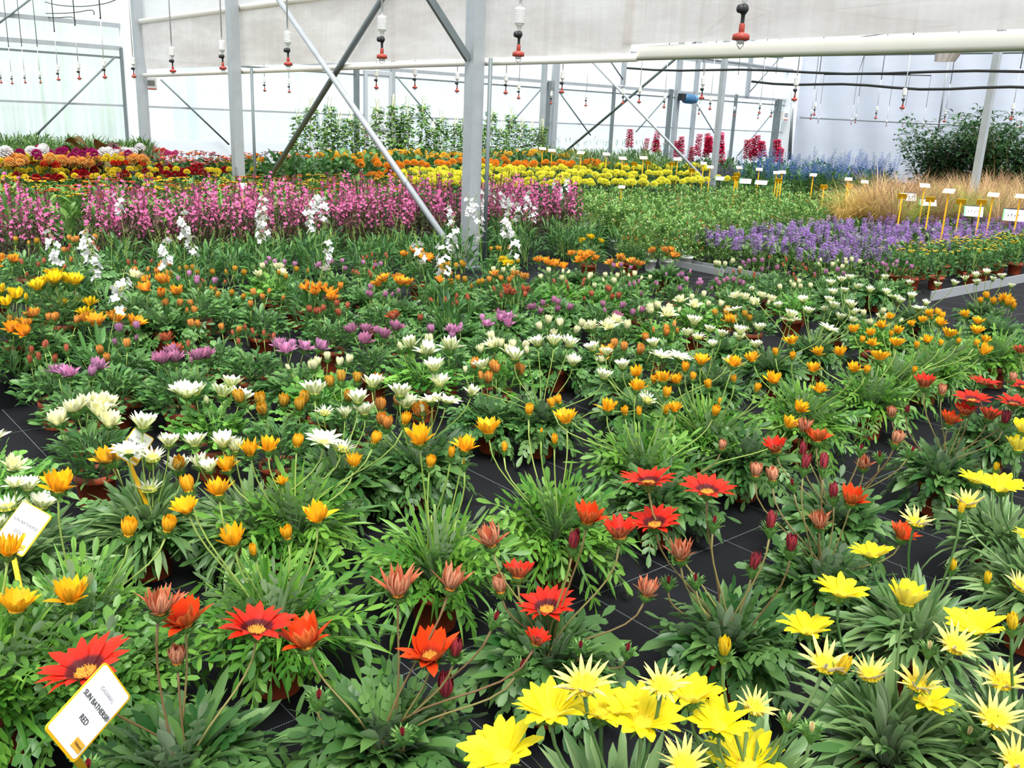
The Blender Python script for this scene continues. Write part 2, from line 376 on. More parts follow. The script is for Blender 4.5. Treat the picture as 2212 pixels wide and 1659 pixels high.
def disc_into(mb, form, rnd, sc=1, mat=0):
    dr = FORMS[form][8] if form in FORMS else 0
    if not dr: return
    dr *= sc
    lathe(mb, [(dr, .011*sc), (dr*.9, .0145*sc), (dr*.5, .0165*sc), (.0001, .0165*sc)], 12, mat)
    n = 150 if form == 'F' else 80
    for k in range(n):
        r = dr*math.sqrt((k+.5)/n); a = k*2.39996; h = (.009 if form == 'F' else .0045)*sc*rnd.uniform(.6, 1.2)
        x, y, z = r*math.cos(a), r*math.sin(a), (.0155-(.003*(r/dr)**2))*sc; q = (.0016 if form == 'F' else .0011)*sc
        tip = (x*1.12+rnd.uniform(-1, 1)*q, y*1.12+rnd.uniform(-1, 1)*q, z+h)
        mb.add([(x-q, y-q, z), (x+q, y-q, z), (x, y+q, z), tip], [(0, 1, 3), (1, 2, 3), (2, 0, 3)], mat, None, rnd.random())
def calyx_into(mb, form, rnd, sc=1, mat=0):
    s = 1.22*sc*(.62 if form in 'BD' else .8 if form in 'KT' else 1)
    h = .013*sc
    lathe(mb, [(.0022*sc, -.006*sc), (.006*s, -.001*sc), (.0115*s, .005*sc), (.0125*s, h)], 10, mat, tint=.4)
    sp = 78 if form in 'OFY' else 55 if form in 'CHZ' else 35
    for ring, (zz, n) in enumerate(((.010, 13), (.005, 9))):
        for k in range(n):
            a = 2*PI*(k+rnd.random()*.5)/n; r0 = .0115*s
            petal(mb, (r0*math.cos(a), r0*math.sin(a), zz*sc), a, sp*.6+20*ring, sp+rnd.uniform(0, 30)+15*ring, (.0125 if form != 'B' else .0105)*sc, .0019*sc, mat, cup=.4, tint=rnd.random(), prof=[1, .8, 0])
_mc = {}
def head_meshes(pet, disc, form, var, sc=1.0):
    """(petals, centre, calyx) meshes for the close plants, each shared between copies"""
    key = ('h', pet, form, var)
    if key not in _mc:
        rnd = random.Random(hash((pet, form)) % 1000 if False else sum(map(ord, pet+form))*7+var)
        a = MB(); petals_into(a, form, rnd); b = MB(); disc_into(b, form, rnd); c = MB(); calyx_into(c, form, rnd)
        _mc[key] = (a.mesh('flower_head', [PET[pet]]) if a.f else None, b.mesh('flower_centre', [DISC[disc]]) if b.f else None, c.mesh('calyx', [CAL]))
    return _mc[key]
def flower_mesh(pet, disc, form, var, sc, stem=.05):
    """one whole small flower with a short stem, for the plants further off"""
    key = ('f', pet, form, var, round(sc, 2), stem)
    if key not in _mc:
        rnd = random.Random(sum(map(ord, pet+form))*5+var)
        a = MB(); petals_into(a, form, rnd, sc); disc_into(a, form, rnd, sc, 1) if var < 99 and form in 'OCF' else None; calyx_into(a, form, rnd, sc, 2)
        lx, ly = rnd.uniform(-.012, .012), rnd.uniform(-.012, .012)
        tube(a, [(lx, ly, -stem), (lx*.5, ly*.5, -stem*.5), (0, 0, 0)], [.0017, .0016, .0022], 5, 3)
        _mc[key] = a.mesh('flower', [PET[pet], DISC[disc], CAL, STEM])
    return _mc[key]

# ------------------------------------------------------------------ leaves
def leaf_path(c, az, L, e0, e1, k=7, side=0.0):
    r = Vector((math.cos(az), math.sin(az), 0)); z = Vector((0, 0, 1)); s0 = z.cross(r)
    p = Vector(c); P = [p.copy()]; D = []
    for i in range(k):
        t = i/(k-1); e = math.radians(e0+(e1-e0)*t); d = (r*math.cos(e)+z*math.sin(e)+s0*side*t).normalized()
        D.append(d); p = p+d*(L/k); P.append(p.copy())
    D.append(D[-1]); S = []; N = []
    for d in D:
        s = d.cross(z); s = s.normalized() if s.length > .05 else s0*-1
        S.append(s*-1); N.append((s).cross(d).normalized())
    return P, D, S, N
def add_leaf(mb, c, az, L, W, e0, e1, kind, rnd, mat=0, tint=None, tw=0):
    t_ = rnd.random() if tint is None else tint
    P, D, S, N = leaf_path(c, az, L, e0, e1, 7, rnd.uniform(-.25, .25))
    if tw:
        for i in range(len(P)):
            a = tw*i/7; s, n = S[i], N[i]; S[i] = s*math.cos(a)+n*math.sin(a); N[i] = n*math.cos(a)-s*math.sin(a)
    if kind == 'spoon':
        blade(mb, P, S, N, [W*x for x in (.16, .16, .24, .5, .85, 1, .78, .0)], .3, mat, t_)
    elif kind == 'narrow':
        blade(mb, P, S, N, [W*x for x in (.3, .4, .6, .8, .9, .8, .55, 0)], .3, mat, t_)
    else:   # lobed: thin midrib with pairs of rounded side lobes
        blade(mb, P, S, N, [W*x for x in (.16, .15, .14, .14, .13, .12, .1, .05)], .2, mat, t_)
        spots = (3, 4, 5, 6) if kind == 'lobed' else (4, 5, 6)
        LL = L*(.20 if kind == 'lobed' else .22)
        for i in spots:
            for sg in (-1, 1):
                f = LL*(.75+.25*math.sin((i-2)*.8))*rnd.uniform(.85, 1.1)
                d = (S[i]*sg*.75+D[i]*.72).normalized(); s = D[i]*sg*-.6+S[i]*.75; s = (s-d*s.dot(d)).normalized(); n = N[i]
                if s.cross(d).dot(n) > 0: s = -s
                q = [P[i]+d*f*x-Vector((0, 0, f*.18*x*x)) for x in (0, .35, .75, 1)]
                blade(mb, q, [s]*4, [n]*4, [W*x for x in (.10, .36, .40, .0)], .15, mat, t_)
        d = D[-1]; q = [P[-1]+d*LL*x for x in (-.1, .35, .8, 1.05)]
        blade(mb, q, [S[-1]]*4, [N[-1]]*4, [W*x for x in (.1, .42, .40, 0)], .15, mat, t_)
def rosette(kind, n, L, W, rnd, spread=(-12, 88), z0=0, mat=0, droop=60, rad=.03, mb=None):
    mb = mb or MB()
    for k in range(n):
        az = rnd.uniform(0, 2*PI); q = (k+.5)/n
        e0 = spread[1]-(spread[1]-spread[0])*q*.8+rnd.uniform(-14, 14); e1 = e0-droop*rnd.uniform(.2, 1.5)
        l = L*(.75+.4*q)*rnd.uniform(.6, 1.18); r = rad*math.sqrt(q)
        add_leaf(mb, (r*math.cos(az), r*math.sin(az), z0), az, l, W*rnd.uniform(.8, 1.2), e0, e1, kind, rnd, mat, tw=rnd.uniform(-1.0, 1.0))
    return mb
FOL = {}
def foliage(key, make, nvar):
    FOL[key] = [make(random.Random(77+i*13+len(key))) for i in range(nvar)]
def bushy(rnd, kind, n, L, W, H, Rr, mats, e=(20, 70)):
    """mound of side shoots: leaves start on short inner branches"""
    mb = MB()
    for k in range(n):
        az = rnd.uniform(0, 2*PI); q = math.sqrt(rnd.random()); z = rnd.uniform(.0, 1)
        rr = Rr*q*(1-.55*z*z); el = rnd.uniform(*e)
        add_leaf(mb, (rr*math.cos(az), rr*math.sin(az), H*z*(1-.35*q)), az+rnd.uniform(-.9, .9), L*rnd.uniform(.7, 1.2), W*rnd.uniform(.8, 1.2), el, el-rnd.uniform(10, 60), kind, rnd, tw=rnd.uniform(-.8, .8))
    for k in range(7):
        az = k*.9; tube(mb, [(0, 0, -.005), (Rr*.3*math.cos(az), Rr*.3*math.sin(az), H*.35), (Rr*.55*math.cos(az), Rr*.55*math.sin(az), H*.8)], [.003, .0025, .0015], 5, 0, .3)
    return mb.mesh('foliage', mats)
foliage('gold', lambda r: rosette('narrow', 170, .20, .0062, r, (12, 90), droop=60, mb=rosette('lobed6', 170, .185, .0150, r, (0, 88))).mesh('foliage', [LEAF['gold']]), 4)
foliage('lobed', lambda r: rosette('lobed', 240, .175, .0180, r, (-8, 88)).mesh('foliage', [LEAF['lobed']]), 3)
foliage('spoon', lambda r: rosette('spoon', 150, .165, .0125, r, (0, 88), mb=rosette('lobed6', 130, .15, .0205, r, (-8, 86))).mesh('foliage', [LEAF['spoon']]), 4)
foliage('gray', lambda r: rosette('spoon', 140, .185, .0100, r, (4, 90), mb=rosette('narrow', 160, .19, .0075, r, (6, 88))).mesh('foliage', [LEAF['gray']]), 4)
foliage('dwarf', lambda r: rosette('lobed6', 190, .125, .0175, r, (-15, 88), rad=.05, z0=.004, mb=rosette('spoon', 80, .11, .008, r, (0, 88))).mesh('foliage', [LEAF['dwarf']]), 5)
foliage('dwarfb', lambda r: bushy(r, 'lobed6', 150, .08, .019, .12, .10, [LEAF['bright']]), 3)
foliage('dwarfm', lambda r: bushy(r, 'spoon', 260, .068, .0090, .12, .11, [LEAF['dwarf']]), 4)

# ------------------------------------------------------------------ pots
def pot_meshes(rt, rb, h, mat, name):
    a = MB(); n = 28
    lathe(a, [(.0001, .004), (rb*.9, .004), (rb, 0), (rb*1.02, .003), (rt*.93, h*.80), (rt*.985, h*.80), (rt, h*.82), (rt*1.01, h), (rt*.95, h), (rt*.9, h*.84)], n)
    b = MB(); lathe(b, [(rt*.91, h*.90), (rt*.5, h*.93), (.0001, h*.94)], 20)
    return a.mesh(name, [mat]), b.mesh('soil', [soil])
POT, SOIL = pot_meshes(.068, .052, .118, terracotta, 'pot')
WPOT, WSOIL = pot_meshes(.060, .044, .105, white_plastic, 'pot')
BPOT, BSOIL = pot_meshes(.070, .054, .118, black_plastic, 'pot')

def stem_mesh(p0, p1, axis, rad, mat, rnd):
    p0, p1 = Vector(p0), Vector(p1); L = (p1-p0).length; out = Vector((p1.x-p0.x, p1.y-p0.y, 0))
    a = p0+Vector((0, 0, L*.42))+out*.1+Vector((rnd.uniform(-1, 1), rnd.uniform(-1, 1), 0))*L*.07; b = p1-Vector(axis)*L*.33
    pts = []
    for i in range(9):
        t = i/8; pts.append(p0*(1-t)**3+a*3*t*(1-t)**2+b*3*t*t*(1-t)+p1*t**3)
    m = MB(); tube(m, pts, [rad*1.1]*3+[rad]*5+[rad*1.25], 7, 0, rnd.random())
    return m.mesh('stem', [mat])

def big_plant(name, label, cat, root, fol, pet, disc, heads, rnd, potmesh=(POT, SOIL), fscale=1.0, hscale=1.0, stemmat=STEM, group=None, petmap=None, srad=.0021, formmap=None):
    """a potted plant seen close: pot (> soil), foliage, and for every flower a stem and a head (> centre, calyx)"""
    t = empty(name, root, label, cat, group)
    p = obj('pot', potmesh[0], t, rot=(0, 0, rnd.random()*6)); obj('soil', potmesh[1], p)
    fm = FOL[fol]; obj('foliage', fm[rnd.randrange(len(fm))], t, (0, 0, .108), (0, 0, rnd.random()*6.28), (fscale, fscale, fscale*(1.35 if fol == 'gold' else 1.18)))
    for hd in heads:
        u, v, form = hd[:3]; form = (formmap or {}).get(form, form); s = (hd[3] if len(hd) > 3 else 1)*hscale*(1.25 if form in 'BDK' else 1)
        d = ray(u, v); dh = Vector((d.x, d.y)); rr = Vector((root[0], root[1]))
        k = rr.dot(dh)/dh.dot(dh)+rnd.uniform(-.05, .03)
        zc = CAM_H+d.z*k; lo, hi = root[2]+.25, root[2]+.52
        zc = min(max(zc, lo), hi); k = (zc-CAM_H)/d.z
        w_ = CAM+d*k; hp = Vector((w_.x-root[0], w_.y-root[1], w_.z-root[2]))
        out = Vector((hp.x, hp.y, 0)); ax = Vector((0, 0, 1))+out*.7+Vector((rnd.uniform(-.16, .16), rnd.uniform(-.16, .16), 0))
        if form == 'F': ax += Vector((-FWD.x, -FWD.y, 0))*.12
        ax.normalize(); hp = hp-ax*.022*s
        pk = (petmap or {}).get(form, pet)
        a, b, c = head_meshes(pk, disc, form, rnd.randrange(3))
        q = ax.to_track_quat('Z', 'Y').to_euler()
        if (hp.x**2+hp.y**2)**.5 > .33:
            st = (hp.x*.35, hp.y*.35, .14)
        else: st = (rnd.uniform(-.02, .02), rnd.uniform(-.02, .02), .11)
        obj('stem', stem_mesh(st, hp-ax*.004*s, ax, srad, stemmat, rnd), t)
        o = obj('bud' if form in 'BD' else 'flower_head', a, t, hp, q, s)
        if b: obj('flower_centre', b, o)
        obj('calyx', c, o)
    if 'stem stubs' in label:
        for k in range(6):
            a = rnd.uniform(0, 6.28); r = rnd.uniform(.02, .09); m = MB(); tube(m, [(r*.4*math.cos(a), r*.4*math.sin(a), .11), (r*math.cos(a), r*math.sin(a), rnd.uniform(.27, .34))], .003, 7)
            obj('cut_stem', m.mesh('cut_stem', [STEM]), t)
    return t

def small_plant(name, label, cat, loc, fol, flowers, rnd, potmesh=(POT, SOIL), fscale=1.0, group=None, fr=.10, fz=.24):
    """a low potted plant further off: pot (> soil), foliage and each flower"""
    t = empty(name, loc, label, cat, group, rnd.random()*6.28)
    p = obj('pot', potmesh[0], t); obj('soil', potmesh[1], p)
    fm = FOL[fol]; obj('foliage', fm[rnd.randrange(len(fm))], t, (0, 0, .108), None, fscale)
    n = len(flowers)
    for i, (pet, disc, form, sc) in enumerate(flowers):
        a = i*2.4+rnd.uniform(-.5, .5); r = fr*math.sqrt((i+.5)/n)*rnd.uniform(.8, 1.15)
        z = fz+rnd.uniform(-.015, .03)+.03*(1-r/fr)
        obj('bud' if form in 'BD' else 'flower', flower_mesh(pet, disc, form, rnd.randrange(3), sc, .07), t, (r*math.cos(a), r*math.sin(a), z),
            (rnd.uniform(-.2, .2)+r*2.2*math.sin(a)*-1, rnd.uniform(-.2, .2)+r*2.2*math.cos(a), 0))
    return t
# ------------------------------------------------------------------ setting: floor, walls, raised strip
WY, WX = 17.4, 26.0          # far wall, right-hand end wall
def sobj(name, mb, mats, kind='structure', smooth=False):
    return tag(obj(name, mb.mesh(name, mats, smooth)), kind=kind)
a = MB(); a.add([(-9, -6, 0), (WX+.3, -6, 0), (WX+.3, WY+.3, 0), (-9, WY+.3, 0)], [(0, 1, 2, 3)]); sobj('floor', a, [cloth])
a = MB(); box(a, (-6, 4.3, 0), (1.95, 6.45, .12)); raised = sobj('trim_1', a, [cloth])
lawn = pm('outdoor_grass', (150, 180, 140), .9, 0, .3, .5); shed_m = pm('outdoor_blue_cladding', (168, 194, 216), .7); pale_m = pm('outdoor_pale_gravel', (214, 214, 208), .9, 0, .1, 1)
a = MB(); a.add([(-60, -40, -.06), (90, -40, -.06), (90, 90, -.06), (-60, 90, -.06)], [(0, 1, 2, 3)]); sobj('ground', a, [pale_m])

def wall_sheet(name, lo, hi, axis, mat):
    """corrugated sheet standing in plane axis"""
    mb = MB(); n = int((hi[0]-lo[0])/.0375); vs = []
    for i in range(n+1):
        t = lo[0]+(hi[0]-lo[0])*i/n; o = .009 if i % 2 else -.009
        for z in (lo[1], hi[1]): vs.append((t, axis[1]+o, z) if axis[0] == 'y' else (axis[1]+o, t, z))
    mb.add(vs, [(2*i, 2*i+2, 2*i+3, 2*i+1) for i in range(n)])
    return sobj(name, mb, [mat], smooth=False)
wall_far = wall_sheet('wall_back', (-7, 0.62), (WX, 6.2), ('y', WY), poly)
a = MB(); box(a, (-7, WY-.02, 0), (9.95, WY+.02, .66)); box(a, (10.9, WY-.02, 0), (WX, WY+.02, .66)); sobj('baseboard_back', a, [sheet_mat('white_skirt_film', (240, 243, 246), .12, 0, 0, glow=.6)])
a = MB(); n = 60
# end wall: hanging white drape with soft vertical folds
rnd = random.Random(3); vs = []; fs = []; ny, nz = 150, 26
for i in range(ny+1):
    y = WY-.1-i*(WY+3)/ny
    for j in range(nz+1):
        z = j*3.75/nz
        vs.append((WX+.05*math.sin(y*2.1+.5*math.sin(z*1.7))*(.3+z/5)+.03*math.sin(y*5.3-z*1.2), y, z))
for i in range(ny):
    for j in range(nz): q = i*(nz+1)+j; fs.append((q, q+nz+1, q+nz+2, q+1))
a.add(vs, fs); sobj('wall_right', a, [drape_m], smooth=True)
a = MB(); box(a, (WX+.2, -3, 0), (WX+.22, WY, 6.2)); sobj('wall_right_outer', a, [film_m])

# frame members, each one its own object
def member(name, label, cat, segs, w_=.06, h=None, mat=galv, rnd_=False, group=None, up=(0, 0, 1), loc=None):
    mb = MB()
    for p, q in segs:
        if rnd_: tube(mb, [p, q], w_/2, 12)
        else: bar(mb, p, q, w_, h, 0, up)
    return tag(obj(name, mb.mesh(name, [mat], rnd_)), label, cat, group)
PX = 5.1
def post(name, label, x, y, z1=4.6, w_=.12, mat=galv, group=None):
    t = empty(name, (x, y, 0), label, 'post', group); mb = MB()
    s = w_/2; box(mb, (-s, -s, 0), (s, s, z1)); obj('shaft', mb.mesh('shaft', [mat], False), t)
    mb = MB(); box(mb, (-s*1.6, -s*1.6, 0), (s*1.6, s*1.6, .012)); obj('base_plate', mb.mesh('base_plate', [mat], False), t)
    return t
post('steel_post', 'thick galvanised steel post standing among the pink gaura, carrying the white screen', PX, 6.55)
post('steel_post', 'galvanised steel post crossed by the foot of the dark slanting brace, beside the climbing plants', PX, 11.35)
post('steel_post', 'galvanised steel post beside the corner column at the end of the white screen', PX+.1, 14.9, w_=.13)
post('steel_post', 'slim galvanised post rising from the straw coloured grasses at the end wall', 13.7, 5.95, w_=.09)
post('steel_post', 'galvanised post behind the tall crimson flower spikes', 13.7, 10.55, w_=.085)
post('steel_post', 'galvanised post where the climbing plants end, beside the far door bay', 13.7, 15.2, w_=.09)
member('steel_pipe', 'thin dark steel pipe standing close beside the thick post in the pink gaura', 'pipe', [((PX+.02, 6.36, 0), (PX+.02, 6.36, 1.78))], .035, mat=galv_dark, rnd_=True)
member('steel_pipe', 'thin dark steel pipe standing close beside the post near the climbing plants', 'pipe', [((PX+.05, 10.98, 0), (PX+.05, 10.98, 1.76))], .035, mat=galv_dark, rnd_=True)
member('diagonal_brace', 'dark round brace slanting down across the climbing plants, behind its pale twin', 'brace', [((PX+.06, 6.62, 3.46), (PX+.06, 11.2, .04))], .062, mat=galv_dark, rnd_=True)
member('diagonal_brace', 'pale round brace slanting down to the thick post, over the orange marigolds', 'brace', [((PX-.06, 11.25, 3.33), (PX-.06, 6.62, .06))], .062, mat=galv, rnd_=True)
p = onx(1012, 128, PX-.07); q = ony(880, -80, 6.55)
member('knee_brace', 'short flat strut bolted to the thick post just above the screen edge', 'brace', [(tuple(p), tuple(q))], .035, .06, mat=galv_dark)
member('diagonal_brace', 'far round brace leaning up towards the motor, its foot among the tall vines', 'brace', [((13.72, 10.6, 3.17), (13.72, 15.15, .23))], .05, mat=galv_dark, rnd_=True)
member('diagonal_brace', 'far round brace running down to the post behind the crimson spikes', 'brace', [((13.66, 15.15, 3.4), (13.66, 10.62, .33))], .05, mat=galv, rnd_=True)
# far wall frame
def rail(label, z, x0=-7, x1=WX, h=.05, m_=galv, y=WY-.06): return member('wall_rail', label, 'rail', [((x0, y, z), (x1, y, z))], h, h, m_)
zs = lambda z: CAM_H+(z-CAM_H)*WY/16
rail('thin grey rail running along the translucent wall at waist height above the flowers', zs(1.245), h=.035)
rail('broad grey beam along the translucent wall level with the top of the door', zs(2.12), h=.07)
rail('thin dark rail just beneath the broad beam of the translucent wall', zs(1.98), h=.035, m_=galv_dark)
rail('grey beam of the translucent wall above the broad beam, crossing behind the hanging sprinklers', zs(2.46), x1=5.95, h=.07)
rail('upper grey beam of the translucent wall, slanting into the screen', zs(2.92), x0=16, h=.07)
kx = WY/16
def wallpt(u, v): return ony(u, v, WY-.06)
def colm(label, u, z0, z1, w_=.1, m_=galv, name='wall_column', v=200):
    x = wallpt(u, v).x
    return member(name, label, 'column', [((x, WY-.1, z0), (x, WY-.1, z1))], w_, w_, m_)
colm('white corner column left of the screen, next to the galvanised post', 281, 0, 6, .2, white_paint)
colm('dark narrow stanchion against the white corner column', 268, 0, 2.2, .07, galv_dark)
colm('dark stanchion on the hinge side of the white greenhouse door', 768, 0, 2.25, .09, galv_dark)
colm('grey column on the latch side of the white greenhouse door', 846, 0, 4.5, .08)
colm('dark stanchion standing against the column where the vines end', 1183, 0, 2.2, .08, galv_dark)
colm('grey wall column behind the last climbing plants', 1196, 0, 5.5, .14)
colm('short upright hanging above the beam between the two far columns', 1342, 2.25, 5.5, .1)
colm('thin upright of the wall under the beam, left of the blue motor', 1324, 0, 2.25, .07, galv_dark)
colm('dark stanchion below the blue motor', 1447, 0, 2.25, .1, galv_dark)
colm('grey wall column just beside the blue motor', 1461, 0, 5.5, .12)
colm('narrow upright of the wall right next to the blue motor column', 1500, 0, 5.5, .1)
colm('thin dark upright behind the crimson flower spikes', 1589, 0, 2.25, .07, galv_dark)
colm('short upright above the beam near the corner of the drape', 1612, 2.2, 5.5, .1)
colm('dark stanchion next to the corner with the control box', 1682, 0, 2.2, .16, galv_dark)
colm('white corner column between the translucent wall and the drape', 1708, 0, 6, .5, white_paint)
for lab, a_, b_ in (('thin brace in the wall bay with the hanging sprinklers, leaning towards the corner column', (75, 292), (247, 122)),
                    ('thin wall brace falling away from beneath the small wall cabinet', (345, 172), (492, 312)),
                    ('thin wall brace at the top of the sprinkler bay', (-30, 70), (75, -10)),
                    ('thin wall brace falling from the door column', (853, 165), (975, 312)),
                    ('thin wall brace rising to the dark stanchion where the vines end', (1078, 292), (1180, 176)),
                    ('thin wall brace falling from the column where the vines end', (1198, 190), (1272, 292)),
                    ('thin wall brace rising to the blue motor', (1370, 285), (1445, 200)),
                    ('thin wall brace falling from the blue motor column', (1500, 222), (1560, 322)),
                    ('thin wall brace rising to the control box by the corner', (1590, 336), (1683, 222)),
                    ('thin upper brace crossing above the beam near the drape corner', (1610, 205), (1690, 115)),
                    ('thin upper brace above the beam left of the far cross brace', (1300, 110), (1342, 172))):
    p, q = wallpt(*a_), wallpt(*b_); p.y = q.y = WY-.12
    member('wall_brace', lab, 'brace', [(tuple(p), tuple(q))], .035, mat=galv_dark, rnd_=True)
for lab, a_, b_, w_ in (('tilting dark strut inside the far wall corner, its upper end at the screen', (1560, 112), (1690, 124), .08), ('second roof strut meeting the wall corner beneath the screen', (1420, 112), (1712, 152), .08)):
    p, q = ony(*a_, WY-1.2), ony(*b_, WY-.4)
    member('roof_strut', lab, 'strut', [(tuple(p), tuple(q))], w_, mat=galv, rnd_=True)
# door in the far wall
dx0, dx1 = wallpt(783, 200).x, wallpt(842, 200).x
t = empty('greenhouse_door', ((dx0+dx1)/2, WY-.12, 0), 'white framed greenhouse door with a milky panel, half hidden by climbing plants', 'door'); tag(t, kind='thing')
hw = (dx1-dx0)/2; dh = zs(2.07)
a = MB(); 
for lo, hi in (((-hw, -.03, 0), (-hw+.07, .03, dh)), ((hw-.07, -.03, 0), (hw, .03, dh)), ((-hw+.07, -.03, dh-.08), (hw-.07, .03, dh)), ((-hw+.07, -.03, .05), (hw-.07, .03, .15)), ((-hw+.07, -.03, .95), (hw-.07, .03, 1.0))): box(a, lo, hi)
obj('door_frame', a.mesh('door_frame', [pm('door_frame_grey', (178, 184, 190), .5)], False), t)
a = MB(); box(a, (-hw+.07, -.008, .15), (hw-.07, .008, dh-.08)); obj('door_panel', a.mesh('door_panel', [pm('milky_panel', (222, 226, 230), .4)], False), t)
a = MB(); box(a, (hw-.06, -.06, 1.0), (hw-.03, -.03, 1.14)); obj('door_handle', a.mesh('door_handle', [black_plastic], False), t)
# wall cabinet, control box, motor
def cabinet(name, label, cat, c, s, m_, m2):
    t = empty(name, c, label, cat); a = MB(); box(a, (-s[0], -s[1], -s[2]), (s[0], s[1], s[2])); obj('housing', a.mesh('housing', [m_], False), t)
    a = MB(); box(a, (-s[0]*.7, -s[1]-.01, -s[2]*.2), (s[0]*.7, -s[1], s[2]*.6)); obj('window_pane', a.mesh('window_pane', [m2], False), t)
    a = MB(); box(a, (-s[0]*.9, -s[1]-.006, -s[2]*.9), (s[0]*.9, -s[1], -s[2]*.72)); obj('red_strip', a.mesh('red_strip', [red_plastic], False), t)
    return t
c_ = ony(320, 181, WY-.08); cabinet('control_cabinet', 'small grey wall cabinet with a dark window under the end of the screen', 'cabinet', c_, (.13, .06, .10), pm('cabinet_grey', (176, 178, 172), .5), pm('dark_window', (84, 86, 84), .3))
c_ = wallpt(1684, 250); c_.y -= .17; cabinet('control_box', 'pale control box on the dark stanchion beside the drape corner', 'box', c_, (.12, .06, .14), white_plastic, pm('grey_display', (150, 156, 160), .3))
c_ = wallpt(1709, 262); c_.y -= .34; t = empty('socket_box', c_, 'small blue socket box on the white corner column', 'box'); a = MB(); box(a, (-.08, -.05, -.09), (.08, .05, .09)); obj('housing', a.mesh('housing', [blue_paint], False), t); a = MB(); tube(a, [(0, -.05, 0), (0, -.10, -.02)], .035, 10); obj('socket', a.mesh('socket', [black_plastic]), t)
c_ = wallpt(1474, 213); c_.y -= .23
t = empty('vent_motor', c_, 'blue electric vent motor at the head of the wall column', 'motor')
a = MB(); tube(a, [(-.22, 0, 0), (-.16, 0, 0), (.16, 0, -.01), (.2, 0, -.01)], [.09, .13, .13, .10], 16); obj('motor_body', a.mesh('motor_body', [blue_paint]), t)
a = MB(); tube(a, [(.2, 0, 0), (.27, 0, 0)], .115, 16); obj('fan_cover', a.mesh('fan_cover', [pm('light_blue_paint', (86, 150, 186), .4)]), t)
a = MB(); box(a, (-.38, -.07, -.06), (-.2, .07, .12)); obj('gearbox', a.mesh('gearbox', [black_plastic], False), t)
# outdoors, seen dimly through the sheeting
a = MB(); box(a, (11, 27, 0), (60, 29, 2.4)); tag(obj('neighbouring_shed', a.mesh('shed_wall', [shed_m], False)), 'long low bluish building seen dimly through the translucent wall', 'building')
a = MB(); rnd = random.Random(5)
for i, (x, y, s) in enumerate(((-4.5, 27, 2.4), (1.2, 26, 2.0), (7.2, 28, 2.3))):
    a = MB(); vs = []; fs = []; nu, nv = 18, 12
    for j in range(nv+1):
        for k in range(nu):
            th = PI*j/nv; ph = 2*PI*k/nu; rr = s*(1+.16*math.sin(ph*5+j)+.12*math.sin(th*7+k*1.7)+rnd.uniform(-.07, .07))
            vs.append((rr*math.sin(th)*math.cos(ph), rr*math.sin(th)*math.sin(ph)*.7, s*.75+rr*math.cos(th)*.75))
    for j in range(nv):
        for k in range(nu): fs.append((j*nu+k, (j+1)*nu+k, (j+1)*nu+(k+1) % nu, j*nu+(k+1) % nu))
    a.add(vs, fs); tag(obj('outdoor_bush', a.mesh('bush', [lawn]), None, (x, y, 0)), ('rounded green bush outside the wall, dim behind the first sprinklers', 'green bush outside the wall behind the sprinkler bay brace', 'green bush outside the wall near the corner column')[i], 'bush')

# ------------------------------------------------------------------ the white screens
def screen(name, y0, y1, z0, z1, x, mat, seed, amp=.02):
    rnd = random.Random(seed); mb = MB(); ny, nz = 90, 8; vs = []
    for i in range(ny+1):
        y = y0+(y1-y0)*i/ny
        for j in range(nz+1):
            z = z0+(z1-z0)*j/nz; vs.append((x+amp*math.sin(y*3.1+z*2)*math.sin(z*3+y), y, z))
    mb.add(vs, [(i*(nz+1)+j, (i+1)*(nz+1)+j, (i+1)*(nz+1)+j+1, i*(nz+1)+j+1) for i in range(ny) for j in range(nz)])
    return mb.mesh(name, [mat])
ZB = 1.79
t = empty('rolled_screen', (PX+.11, 0, ZB), 'long white woven screen with grimy, shade-painted streaks hanging beneath its tube across the house', 'screen')
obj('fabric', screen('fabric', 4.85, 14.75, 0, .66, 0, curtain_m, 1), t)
a = MB(); tube(a, [(0, 4.8, -.03), (0, 7.5, -.035), (0, 11, -.06), (0, 14.8, -.09)], .03, 12); obj('bottom_tube', a.mesh('bottom_tube', [hem_m]), t)
a = MB(); tube(a, [(0, 4.85, .67), (0, 14.8, .67)], .04, 12); obj('top_tube', a.mesh('top_tube', [hem_m]), t)
t = empty('rolled_screen', (PX+.13, 0, ZB), 'white woven screen with a broad pale hem, on the drape side of the tube end', 'screen')
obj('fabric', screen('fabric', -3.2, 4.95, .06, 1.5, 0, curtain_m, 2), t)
a = MB(); vs = []
for i in range(41):
    y = -3.2+8*i/40
    for z, o in ((.07, .012), (.0, .02), (-.03, 0), (.0, -.02), (.07, -.012)): vs.append((o, y, z-.02))
a.add(vs, [(i*5+j, (i+1)*5+j, (i+1)*5+j+1, i*5+j+1) for i in range(40) for j in range(4)]); obj('hem', a.mesh('hem', [hem_m]), t)
t = empty('upper_film', (PX+.2, 0, ZB+.7), 'smooth white film stretched above the rolled screen', 'film')
obj('sheet', screen('sheet', 4.7, 15.2, 0, 2.0, 0, film_m, 4, .01), t)
